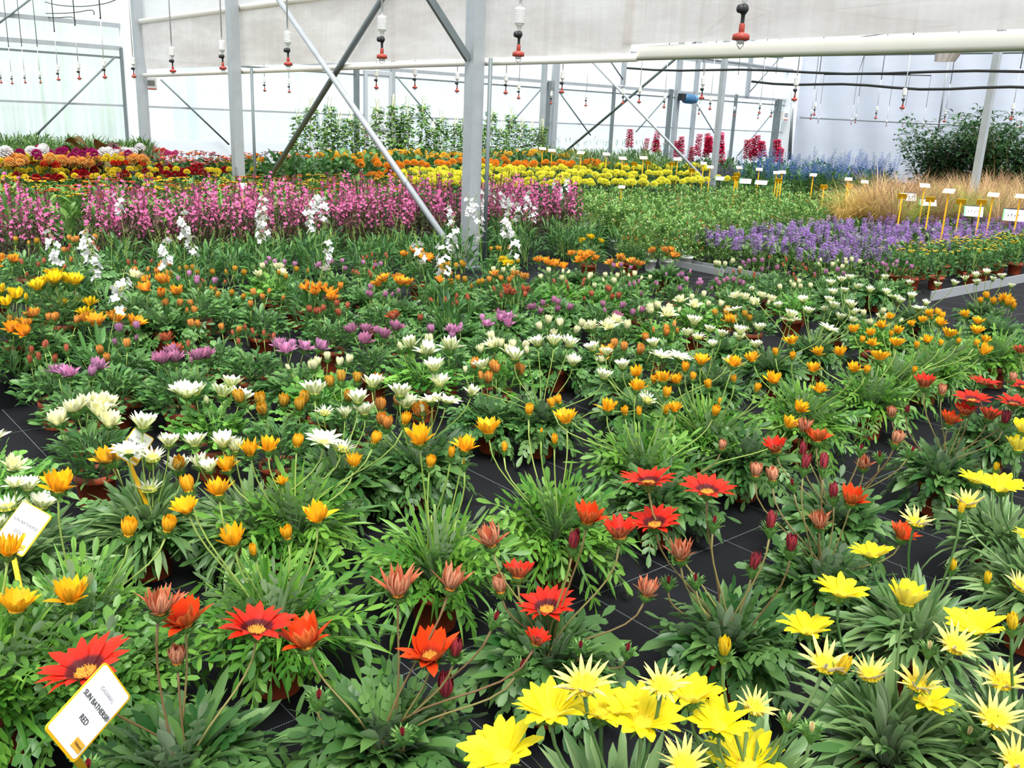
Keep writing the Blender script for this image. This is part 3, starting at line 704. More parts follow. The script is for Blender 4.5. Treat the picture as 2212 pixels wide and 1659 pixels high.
# bundled drape hanging at the end wall
p = onx(2060, 122, 15.2)
t = empty('bundled_curtain', (p.x, p.y, p.z), 'short bundle of gathered grey cloth hanging under the screen near the far slim post', 'curtain')
a = MB(); pr = []
for k in range(36):
    aa = 2*PI*k/36; r = .26*(1+.16*math.sin(k*2.3)+.1*math.sin(k*5.1)); pr.append((r*.45*math.cos(aa), r*math.sin(aa)))
vs = [(x*(1-.35*j/6), y*(1-.55*j/6)+.15*j/6, .30-.075*j) for j in range(6) for x, y in pr]
a.add(vs, [(j*36+k, j*36+(k+1) % 36, (j+1)*36+(k+1) % 36, (j+1)*36+k) for j in range(5) for k in range(36)])
obj('folds', a.mesh('folds', [pm('gathered_cloth', (196, 188, 182), .9, 0, .2, 12)]), t)
# rail frame in front of the end wall drape
def yz(label, a_, b_, w_=.05, m_=galv, x=WX-.25):
    p, q = onx(*a_, x), onx(*b_, x); return member('drape_rail', label, 'rail', [(tuple(p), tuple(q))], w_, mat=m_, rnd_=True)
yz('thin rail crossing the white drape halfway up', (1728, 254), (2230, 277), .05)
yz('thin rail along the top of the white drape', (1730, 120), (2230, 113), .06, galv_dark)
yz('thin upright in front of the white drape, rising from the big leafy bushes', (2052, 110), (2026, 285), .05)
yz('slanting thin upright in front of the white drape next to the corner', (1712, 200), (1706, 345), .10, galv_dark)
# irrigation pipes
for lab, a_, b_ in (('black irrigation pipe crossing high in front of the drape, upper of the two', (1355, 147), (2330, 156)), ('black irrigation pipe crossing in front of the drape, lower of the two', (1624, 176), (2330, 192))):
    p, q = onx(*a_, 12.0), onx(*b_, 12.0); pts = [p.lerp(q, i/12)+Vector((0, 0, -.02*math.sin(i*1.1)-.03*math.sin(PI*i/12))) for i in range(13)]
    a = MB(); tube(a, pts, .017, 8); tag(obj('irrigation_pipe', a.mesh('irrigation_pipe', [black_plastic])), lab, 'pipe')
def hose(label, px, x, r=.007):
    pts = [onx(u, v, x) for u, v in px]; out = []
    for i in range(len(pts)-1):
        for k in range(5):
            t = k/5; p0, p1, p2, p3 = pts[max(i-1, 0)], pts[i], pts[i+1], pts[min(i+2, len(pts)-1)]
            out.append(.5*((2*p1)+(p2-p0)*t+(2*p0-5*p1+4*p2-p3)*t*t+(3*p1-p0-3*p2+p3)*t**3))
    a = MB(); tube(a, out+[pts[-1]], r, 6); return tag(obj('black_hose', a.mesh('black_hose', [black_plastic])), label, 'hose')
hose('thin black hose sagging across the top of the translucent wall, uppermost of the three', [(60, -12), (110, 8), (170, 14), (225, 8), (258, -4)], 4.6)
hose('thin black hose with elbow end, middle of the three sagging before the wall', [(-10, 5), (40, 18), (80, 28), (150, 28), (197, 22), (203, 32)], 4.6)
hose('thin black hose, lowest of the three sagging in front of the wall', [(-10, 2), (30, 24), (70, 34), (120, 38), (155, 37), (163, 46)], 4.6)

# ------------------------------------------------------------------ hanging sprinklers
def sprinkler_parts():
    a = MB()
    lathe(a, [(.004, .098), (.015, .096), (.019, .09), (.019, .086)]+[(r, .086-.0055*i-d) for i in range(8) for r, d in ((.0165, .001), (.0195, .002), (.0195, .0045), (.0165, .0052))]+[(.017, .038), (.01, .034), (.006, .02)], 14)
    W_ = a.mesh('ribbed_weight', [white_plastic])
    a = MB(); lathe(a, [(.0001, .018), (.008, .016), (.0125, .008), (.0125, .002), (.008, -.006), (.005, -.01), (.005, -.03)], 12); a2 = len(a.v)
    lathe(a, [(.0001, .011), (.008, .009), (.011, .003), (.011, -.003), (.008, -.009), (.0001, -.011)], 12, 0, (-.013, 0, .004)); V_ = a.mesh('valve', [black_plastic])
    a = MB(); lathe(a, [(.006, -.03), (.0075, -.034), (.0075, -.05), (.006, -.052), (.020, -.056), (.022, -.060), (.022, -.070), (.013, -.072)], 14); N_ = a.mesh('nozzle', [red_plastic])
    a = MB(); lathe(a, [(.011, -.072), (.009, -.08), (.0001, -.081)], 12)
    for k in (0, 1): tube(a, [((.012)*(1-2*k), 0, -.07), (.014*(1-2*k), 0, -.082), (0, 0, -.092)], .0015, 5)
    S_ = a.mesh('spinner', [clear_plastic])
    return W_, V_, N_, S_
SP = sprinkler_parts(); _tb = {}; TOPS = []
def sprinkler(u, v, label, group, drop=1.2, zt=1.56, black=.0, x=None):
    c = at(u, v, zt); sc = 1.3
    if c.y > WY-.9: c = ony(u, v, WY-.9); sc = 1.0
    if c.x > WX-.8: c = onx(u, v, WX-.8); sc = 1.0
    TOPS.append((c.x, c.y, c.z+1.38*sc))
    t = empty('hanging_sprinkler', c, label, 'sprinkler', group); t.scale = (sc, sc, sc)
    z0 = .09
    for nm, me in zip(('ribbed_weight', 'valve', 'nozzle', 'spinner'), SP): obj(nm, me, t, (0, 0, z0))
    k = round(black, 1)
    if k not in _tb:
        a = MB(); tube(a, [(0, 0, .18), (0, 0, .18+drop-k)], .0045, 6); b = None
        b = MB(); tube(b, [(0, 0, .18+drop-k-.02), (.002, 0, .18+drop-k), (0, 0, .18+drop)], [.008, .006, .005], 6)
        _tb[k] = (a.mesh('supply_tube', [pm('grey_tube', (205, 208, 210), .4)]), b.mesh('black_tube', [black_plastic]))
    obj('supply_tube', _tb[k][0], t); obj('black_tube', _tb[k][1], t)
    return t
near = [(1598, 104, 'hanging sprinkler with white ribbed weight and red nozzle, hanging lowest and largest before the hem'),
        (1119, 134, 'hanging sprinkler just beyond the thick post, in front of the white screen'),
        (825, 137, 'hanging sprinkler in front of the screen between the slanting braces and the thick post'),
        (623, 150, 'hanging sprinkler in front of the screen where the pale brace begins'),
        (482, 157, 'hanging sprinkler in front of the screen close to the post near the climbing plants'),
        (374, 162, 'hanging sprinkler over the end of the screen tube, above the small wall cabinet'),
        (290, 172, 'hanging sprinkler in front of the corner post')]
for i, (u, v, lab) in enumerate(near): sprinkler(u, v, lab, 'sprinklers along the screen', black=.2, zt=1.56)
for u, v in ((3, 182), (27, 184), (55, 182), (88, 182), (127, 177), (172, 175), (227, 173)):
    sprinkler(u, v, 'small hanging sprinkler in front of the translucent wall bay beside the corner column', 'sprinklers in the wall bay', black=.8)
for u, v in ((572, 200), (625, 203), (813, 196), (896, 196), (987, 203), (1092, 207), (1120, 217), (1213, 206), (1345, 228), (1190, 228), (1380, 226), (1265, 232)):
    sprinkler(u, v, 'tiny far sprinkler hanging over the climbing plants before the translucent wall', 'sprinklers over the climbing plants', black=.6)
for u, v in ((1434, 236), (1515, 219), (1533, 240), (1509, 249), (1585, 253), (1640, 248), (1637, 258), (1665, 255)):
    sprinkler(u, v, 'tiny far sprinkler hanging over the crimson flower spikes', 'sprinklers over the crimson spikes', black=.6)
sprinkler(1715, 223, 'hanging sprinkler in front of the white corner column', 'sprinklers by the drape', black=.5)
sprinkler(1948, 240, 'hanging sprinkler standing out large before the middle of the white drape', 'sprinklers by the drape', black=.9)
for u, v in ((1751, 260), (1758, 252), (1767, 267), (1838, 270), (1847, 267), (1891, 259), (1914, 274), (1949, 275), (1993, 279), (2039, 266), (2183, 262), (2204, 278)):
    sprinkler(u, v, 'small sprinkler hanging before the white drape', 'small sprinklers before the drape', black=.8)

# supply pipes overhead that the sprinklers hang from
for i, (a0, a1, ky) in enumerate(((0, 7, 1), (7, 14, 1), (14, 26, 0), (26, 34, 0), (34, len(TOPS), 0))):
    pts = sorted(TOPS[a0:a1], key=lambda p: p[ky]); a = MB(); tube(a, pts, .014, 6); tag(obj('trim_%d' % (i+2), a.mesh('supply_pipe', [black_plastic])), kind='structure')

# ------------------------------------------------------------------ bench edges
def edge(name, label, p, q, h=.07, th=.012, m_=alu):
    a = MB(); bar(a, (p[0], p[1], h/2), (q[0], q[1], h/2), th, h); return tag(obj(name, a.mesh(name, [m_], False)), label, 'edging')
edge('bench_edge', 'shiny metal edging strip along the end of the purple flower bed', (7.12, 5.95), (7.05, 4.3), .06)
edge('bench_edge', 'second metal strip of the gutter, on the gazania side of the purple bed', (6.95, 5.9), (6.9, 5.1), .06)
edge('bench_edge', 'pale metal bench edge behind the gold and cream gazanias', (7.5, 3.45), (10.5, 3.48), .08)
edge('bench_edge', 'white board edging under the berry plants beside the end of the gaura', (7.6, 8.15), (9.5, 8.35), .10, .02, white_paint)
edge('bench_edge', 'metal strip between the white pots and the purple bed', (9.3, 7.1), (10.8, 7.1), .07)
# ------------------------------------------------------------------ gazanias seen close
rnd = random.Random(21)
G = lambda u, v, z=0: tuple(at(u, v, z))
RED = dict(pet='red', disc='red', stemmat=STEMB)
RMAP = {'S': 'redb', 'T': 'redb', 'H': 'redo', 'D': 'redc', 'K': 'redc', 'B': 'redc'}
YMAP = {'F': 'yfade', 'B': 'yfade', 'D': 'yell'}
front = [
 ('lobed', (228, 1610), 'red', 'red gazania with feathery lobed leaves behind the red variety name card', [(180, 1440, 'O', 1.15), (190, 1640, 'B')]),
 ('spoon', (400, 1800), 'red', 'red gazania at the bottom edge beside the red card, with four long-stemmed heads', [(345, 1312, 'S', .9), (397, 1335, 'H', 1.05), (382, 1422, 'T', .85), (555, 1350, 'O', 1.05)]),
 ('spoon', (830, 1740), 'red', 'red gazania with broad leaves at the bottom edge and one dark closed flower', [(660, 1380, 'H', 1.15), (690, 1490, 'B', 1.1), (930, 1408, 'H', 1.2), (963, 1488, 'K', 1.0), (860, 1272, 'S', 1.05), (985, 1402, 'D', .9), (868, 1572, 'B')]),
 ('spoon', (1180, 1545), 'red', 'red gazania with one wide open scarlet flower, behind the lemon gazanias', [(1180, 1308, 'O', 1.05), (1080, 1268, 'T', 1.0), (1120, 1238, 'C', .8), (1160, 1383, 'C', .6), (1075, 1322, 'B'), (1240, 1168, 'D'), (1133, 1425, 'B'), (1060, 1168, 'S', .95), (975, 1260, 'S', .9)]),
 ('spoon', (1560, 1505), 'red', 'red gazania with curled brown heads and a bare pot side, behind the lemon gazanias', [(1470, 1198, 'S', .95), (1398, 1278, 'S', .8), (1270, 1118, 'H', .9), (1338, 1150, 'C', .9), (1502, 1240, 'B'), (1630, 1215, 'D'), (1445, 1245, 'B'), (1358, 1390, 'B'), (1255, 1385, 'B')]),
 ('spoon', (1760, 1365), 'red', 'red gazania with brown half-curled heads, between the red and the lemon gazanias', [(1770, 1130, 'S', .9), (1840, 1078, 'H', .95), (1665, 1125, 'D'), (1710, 1175, 'D'), (1545, 1115, 'B'), (1950, 1155, 'H', .9)]),
 ('spoon', (1415, 1172), 'red', 'red gazania with two open star-like scarlet flowers in front of the gold clump', [(1400, 1035, 'O', 1.0), (1413, 1126, 'O', 1.0)]),
 ('spoon', (1600, 1075), 'red', 'red gazania with a pair of copper tulip-shaped heads side by side', [(1528, 1055, 'O', .95), (1560, 964, 'T', .75), (1633, 1020, 'T', .95), (1669, 1030, 'T', .95), (1710, 1035, 'B')]),
 ('spoon', (1790, 1185), 'red', 'red gazania with a tangle of copper heads above small green buds', [(1675, 968, 'C', .95), (1765, 945, 'H', 1.0), (1737, 925, 'S', .85), (1865, 1005, 'S', .8), (1735, 972, 'D'), (1740, 1000, 'D'), (1780, 1000, 'D'), (1800, 1062, 'D')]),
 ('spoon', (1960, 1125), 'red', 'red gazania with two pale copper tulips and dark red flowers over bare cloth', [(1937, 950, 'T', 1.0), (1927, 893, 'T', .95), (2052, 908, 'H', .95), (2085, 888, 'C', .95), (2138, 898, 'C', .95), (2172, 905, 'K'), (1862, 960, 'B'), (1900, 975, 'B'), (1960, 885, 'D', .7), (1975, 965, 'B')]),
 ('spoon', (2100, 950), 'red', 'red gazania with flat open dark red flowers beyond the copper tulips', [(1997, 828, 'C', 1.0), (2035, 845, 'T', .9), (2100, 860, 'O', .95), (2125, 824, 'O', 1.0), (2190, 868, 'O', .95)]),
 ('spoon', (2225, 925), 'red', 'red gazania at the picture border with three small red heads', [(2205, 758, 'C', .95), (2188, 817, 'T', .85), (2212, 832, 'O', .9)]),
 ('gray', (1330, 1990), 'yellow', 'lemon gazania with clustered wide flowers at the bottom edge beside a broad-leaved red one', [(1082, 1622, 'O', 1.2), (1188, 1530, 'O', 1.05), (1260, 1470, 'F', 1.0), (1300, 1528, 'O', 1.1), (1388, 1548, 'O', 1.15)]),
 ('gray', (1600, 1900), 'yellow', 'lemon gazania in the middle of the bottom edge with the largest open flower', [(1492, 1498, 'O', 1.05), (1553, 1558, 'O', 1.05), (1612, 1640, 'O', 1.35), (1480, 1645, 'F', .9), (1632, 1522, 'F', .8), (1430, 1475, 'F', .8), (1755, 1560, 'B', 1.1), (1708, 1540, 'B'), (1565, 1400, 'D', .9)]),
 ('gray', (1900, 1740), 'yellow', 'lemon gazania whose faded spiky heads crowd beside one wide clean flower', [(2003, 1508, 'O', 1.0), (1880, 1450, 'F', .95), (1785, 1427, 'F', .95), (1985, 1472, 'F', .9), (1745, 1355, 'O', 1.0), (1822, 1440, 'D', .9)]),
 ('gray', (2150, 1760), 'yellow', 'lemon gazania in the bottom corner with fluffy shaggy-centred heads', [(2165, 1465, 'F', 1.0), (2150, 1545, 'F', 1.1), (2108, 1352, 'O', 1.1), (2200, 1640, 'F', 1.0), (2098, 1570, 'B', 1.1)]),
 ('gray', (1960, 1490), 'yellow', 'lemon gazania with three clean open flowers in front of the brown-headed red plants', [(1817, 1275, 'O', .95), (1960, 1293, 'C', 1.0), (1885, 1193, 'O', 1.0), (2065, 1388, 'F', .9), (2058, 1222, 'D', .8), (2133, 1250, 'D', .8)]),
 ('gray', (2215, 1400), 'yellow', 'lemon gazania at the picture border with closed buds on tall grey stems', [(2208, 1262, 'F', .8), (2187, 1345, 'D', .9), (2010, 1385, 'B'), (2230, 1160, 'O', .9)]),
 ('gray', (2140, 1270), 'yellow', 'lemon gazania with two overlapping open flowers above a flat faded one', [(2108, 1035, 'O', .95), (2165, 1050, 'O', 1.05), (2090, 1080, 'F', 1.0), (1980, 1122, 'F', .85), (2200, 965, 'C', .95), (2152, 1010, 'D', .7), (2077, 1100, 'D', .7), (2210, 925, 'C', .8)]),
 ('gold', (10, 1620), 'gold', 'gold gazania at the picture border beneath the gold variety name card', [(36, 1308, 'C', 1.05), (18, 1188, 'S', .95)]),
 ('gold', (185, 1500), 'gold', 'gold gazania with long arching leaves and two round tulip-shaped heads, beside the gold card', [(152, 1287, 'H', 1.2), (278, 1145, 'T', 1.15), (363, 1137, 'T', 1.05), (127, 1048, 'H', 1.1)]),
 ('gold', (600, 1485), 'gold', 'gold gazania with the widest mound of leaves, its pot standing on the stitched line', [(685, 1115, 'H', 1.0), (503, 1165, 'H', 1.0), (620, 1155, 'T', .85), (547, 1190, 'D', .8), (402, 1098, 'C', .75), (472, 1060, 'H', .85), (406, 1052, 'T', 1.0), (490, 1008, 'H', .95)]),
 ('gold', (940, 1350), 'gold', 'gold gazania with cut-off stem stubs and two large cup-shaped flowers', [(905, 948, 'H', 1.1), (1055, 927, 'C', 1.05), (1005, 965, 'H', .95), (975, 978, 'D', .8), (930, 1000, 'T', .85), (876, 908, 'T', .95), (810, 950, 'T', .95), (1090, 967, 'D', .8), (765, 1000, 'S', .85), (1000, 990, 'B')]),
 ('gold', (1195, 1262), 'gold', 'gold gazania over a bare terracotta pot, in front of the white and yellow mass', [(1192, 873, 'T', .9), (1143, 888, 'T', .85), (1222, 905, 'C', .95), (1207, 866, 'T', .85), (1198, 950, 'D', .8), (1170, 925, 'B')]),
 ('gold', (1420, 1130), 'gold', 'gold gazania with the most crowded heads, above the two star-like scarlet flowers', [(1313, 880, 'H', 1.0), (1350, 890, 'T', .8), (1380, 890, 'D', .9), (1438, 888, 'T', .8), (1458, 883, 'H', .8), (1375, 836, 'H', .95), (1375, 806, 'H', .9), (1432, 818, 'H', 1.05), (1413, 822, 'T', .85), (1440, 850, 'T', .9), (1463, 822, 'H', .85), (1480, 795, 'T', .95), (1515, 780, 'C', .9), (1497, 815, 'T', .8)]),
 ('gold', (1570, 1045), 'gold', 'gold gazania with round closed heads beside the copper pair', [(1530, 832, 'T', .95), (1545, 890, 'T', .95), (1585, 785, 'H', 1.0), (1625, 775, 'H', 1.0), (1585, 820, 'T', .7), (1635, 840, 'T', .85), (1555, 868, 'D', .7)]),
 ('gold', (1740, 1010), 'gold', 'gold gazania whose open heads form an arc behind the tangle of copper ones', [(1670, 820, 'H', 1.0), (1770, 842, 'H', 1.0), (1728, 883, 'H', .95), (1705, 917, 'H', .9), (1757, 797, 'H', .95), (1675, 762, 'T', .8), (1712, 770, 'T', .8), (1710, 738, 'C', .95)]),
 ('gold', (1880, 950), 'gold', 'gold gazania with one flat open head, next to the dark red flowers', [(1845, 797, 'H', .9), (1872, 800, 'T', .85), (1975, 800, 'T', .75), (1815, 762, 'H', 1.0), (1900, 772, 'C', 1.15), (1768, 762, 'H', .9)]),
 ('gold', (640, 1250), 'gold', 'gold gazania behind the widest mound, its heads beside the cream ones', [(580, 965, 'H', 1.0), (540, 975, 'S', .95), (642, 957, 'T', 1.0), (610, 1042, 'S', .55)]),
 ('gold', (1840, 868), 'gold', 'gold gazania amid the orange-yellow mass, in front of the white-flowered rows', [(1845, 713, 'H', .95), (1880, 720, 'H', .85), (1862, 735, 'T', .8), (1885, 742, 'H', .8), (1905, 703, 'H', .9), (1922, 685, 'H', .8)]),
 ('gold', (1950, 850), 'gold', 'gold gazania of the orange-yellow mass with heads nearly touching, next along the row', [(1937, 742, 'C', .95), (1980, 747, 'T', .8), (2003, 735, 'H', .85), (1940, 715, 'H', .85), (1925, 722, 'T', .7), (1970, 700, 'H', .7)]),
 ('gold', (2050, 835), 'gold', 'gold gazania with a double flower head, in the orange-yellow mass before the bench edge', [(2050, 722, 'C', 1.1), (2032, 742, 'T', .8), (1993, 692, 'H', .8), (2033, 698, 'H', .9), (2008, 678, 'H', .85), (2070, 738, 'T', .7)]),
 ('gold', (2140, 835), 'gold', 'gold gazania with spidery open petals, near the first dark red flowers', [(2110, 715, 'C', 1.0), (2128, 735, 'H', .85), (2125, 760, 'S', 1.1), (2108, 742, 'T', .8), (2112, 695, 'C', .9), (2085, 680, 'H', .85)]),
 ('gray', (330, 1240), 'cream', 'cream gazania directly behind the cream variety name card', [(322, 1052, 'F', 1.0), (310, 915, 'C', 1.05), (278, 972, 'O', .9), (365, 955, 'C', .85), (330, 985, 'F', .9)]),
 ('gray', (470, 1190), 'cream', 'cream gazania crowded with white bowls, between the cream card and the gold heads', [(420, 955, 'C', .9), (482, 955, 'C', .95), (385, 1010, 'C', 1.05), (430, 1000, 'H', .95), (508, 968, 'S', .9), (452, 1010, 'C', .8)]),
 ('gray', (40, 1330), 'cream', 'cream gazania at the picture border just behind the gold card', [(15, 1090, 'F', 1.0), (60, 1050, 'C', .85), (92, 1088, 'C', 1.0), (-5, 1135, 'C', .9), (30, 1045, 'H', .7), (55, 1092, 'T', .7)]),
 ('spoon', (720, 1090), 'cream', 'cream gazania with wide white flowers over the tall terracotta pot', [(680, 843, 'C', 1.2), (700, 950, 'O', 1.0), (740, 965, 'F', .9), (702, 888, 'F', .75), (745, 895, 'S', .8), (773, 862, 'C', 1.0), (787, 888, 'C', 1.0)]),
 ('spoon', (880, 1085), 'cream', 'cream gazania with flat white flowers above the large gold cups', [(865, 848, 'C', 1.1), (878, 872, 'C', 1.0), (932, 862, 'O', 1.0), (965, 864, 'O', .95), (805, 828, 'C', 1.05), (950, 826, 'C', 1.0), (835, 920, 'K', .8), (912, 885, 'K', .75)]),
 ('spoon', (1130, 970), 'cream', 'cream gazania with a line of three white flowers on straight stems', [(1042, 790, 'C', 1.05), (938, 792, 'C', 1.05), (1113, 770, 'C', 1.15), (1020, 847, 'H', .8), (1160, 740, 'C', .95), (1197, 738, 'C', 1.0), (1230, 742, 'C', 1.0), (1238, 782, 'C', .95), (1005, 800, 'K', .7), (1138, 758, 'K', .8)]),
 ('spoon', (1330, 935), 'cream', 'cream gazania with thin-rayed flowers behind the first crowded gold heads', [(1280, 752, 'C', .95), (1310, 762, 'C', .8), (1345, 790, 'C', .95), (1305, 812, 'C', .95), (1298, 778, 'H', .7), (1400, 862, 'F', .95), (1412, 742, 'C', .8)]),
 ('spoon', (1480, 885), 'cream', 'cream gazania with two flat shaggy flowers side by side', [(1430, 767, 'O', 1.0), (1470, 770, 'O', 1.0), (1500, 695, 'C', 1.05), (1484, 720, 'C', .85), (1508, 726, 'F', .8), (1540, 744, 'C', .7), (1575, 780, 'H', .7)]),
 ('spoon', (1620, 860), 'cream', 'cream gazania with starry flowers in the middle of the white mass', [(1532, 712, 'C', .8), (1560, 722, 'C', .8), (1600, 716, 'C', 1.0), (1597, 728, 'C', .8), (1640, 708, 'C', .9), (1632, 745, 'C', .8), (1585, 668, 'O', .9), (1625, 625, 'H', .6)]),
 ('spoon', (1760, 825), 'cream', 'cream gazania with a flat open flower, where white heads meet the gold ones', [(1708, 680, 'C', 1.0), (1708, 690, 'O', .95), (1747, 672, 'C', .85), (1790, 708, 'O', .95), (1682, 660, 'C', .8), (1735, 648, 'C', .85), (1782, 668, 'H', .7)]),
 ('spoon', (1840, 780), 'cream', 'cream gazania of the dense white mass behind the open gold arc', [(1800, 660, 'C', .9), (1840, 660, 'C', .9), (1815, 685, 'C', .85), (1845, 675, 'C', .85), (1835, 655, 'C', .8), (1790, 648, 'C', .8), (1842, 692, 'H', .7)]),
 ('spoon', (1850, 745), 'cream', 'cream gazania at the rear of the white mass, next to the purple bed', [(1795, 612, 'C', .9), (1818, 605, 'C', .85), (1835, 600, 'C', .8), (1800, 632, 'C', .85), (1852, 620, 'C', .9), (1880, 627, 'C', .8), (1825, 628, 'C', .7)]),
 ('spoon', (1960, 750), 'cream', 'cream gazania standing before the sanvitalia pots, flowers level with the bench edge', [(1912, 600, 'C', .85), (1930, 640, 'O', .8), (1945, 650, 'C', .8), (1970, 640, 'C', .8), (1985, 665, 'O', .8), (2000, 655, 'C', .7), (1915, 632, 'C', .8), (1965, 612, 'C', .8)]),
 ('spoon', (2110, 715), 'cream', 'cream gazania with umbrella-like flowers near the picture border', [(2085, 602, 'C', .85), (2108, 595, 'C', .9), (2132, 588, 'C', .8), (2165, 597, 'C', .85), (2110, 610, 'C', .8), (2145, 603, 'C', .7), (2062, 612, 'C', .8), (2185, 618, 'C', .7), (2025, 615, 'C', .75)]),
]
def off(hd, root):
    d = ray(hd[0], hd[1]); dh = Vector((d.x, d.y)); dd = d.xy*((.40-CAM_H)/d.z); return (dd-Vector(root[:2])).length
front = [[f[0], f[1], f[2], f[3], list(f[4]), G(*f[1])] for f in front]
for f in front:                      # a head far from its root belongs to the closer plant of its colour
    for hd in list(f[4]):
        o0 = off(hd, f[5]); best = min((g for g in front if g[2] == f[2]), key=lambda g: off(hd, g[5]))
        if best is not f and o0 > .20 and off(hd, best[5]) < o0-.06: f[4].remove(hd); best[4].append(hd)
def settle():
    for f in front:                  # the root stands under the middle of its flowers
        if len(f[4]) >= 3 and f[1][1] < 1200:
            c = Vector((0, 0))
            for hd in f[4]: d = ray(hd[0], hd[1]); c += d.xy*((.40-CAM_H)/d.z)
            c /= len(f[4]); f[5] = (f[5][0]*.35+c.x*.65, f[5][1]*.35+c.y*.65, 0)
settle()
for f in front:
    for hd in list(f[4]):
        o0 = off(hd, f[5]); best = min((g for g in front if g[2] == f[2]), key=lambda g: off(hd, g[5]))
        if best is not f and o0 > .17 and off(hd, best[5]) < o0-.05: f[4].remove(hd); best[4].append(hd)
settle()
TAKEN = []
for fol, (u, v), pet, lab, heads, _g in front:
    TAKEN.append((_g[0], _g[1], .20))
    kw = dict(red=dict(pet='red', disc='red', stemmat=STEMB, petmap=RMAP, hscale=1.18), yellow=dict(pet='yellow', disc='yellow', stemmat=LEAF['gray'], petmap=YMAP, hscale=1.08, srad=.0029, formmap={'O': 'Y', 'C': 'Z'}),
              gold=dict(pet='gold', disc='gold', hscale=1.05), cream=dict(pet='cream', disc='cream', hscale=1.02, petmap={'K': 'ivory', 'B': 'ivory'}))[pet]
    big_plant('potted_gazania', lab, 'potted flower', _g, fol, heads=heads, rnd=rnd, fscale=1.0 if v > 1000 else .92, group={'red': 'red gazanias', 'yellow': 'lemon yellow gazanias', 'gold': 'gold gazanias', 'cream': 'cream gazanias'}[pet], **kw)

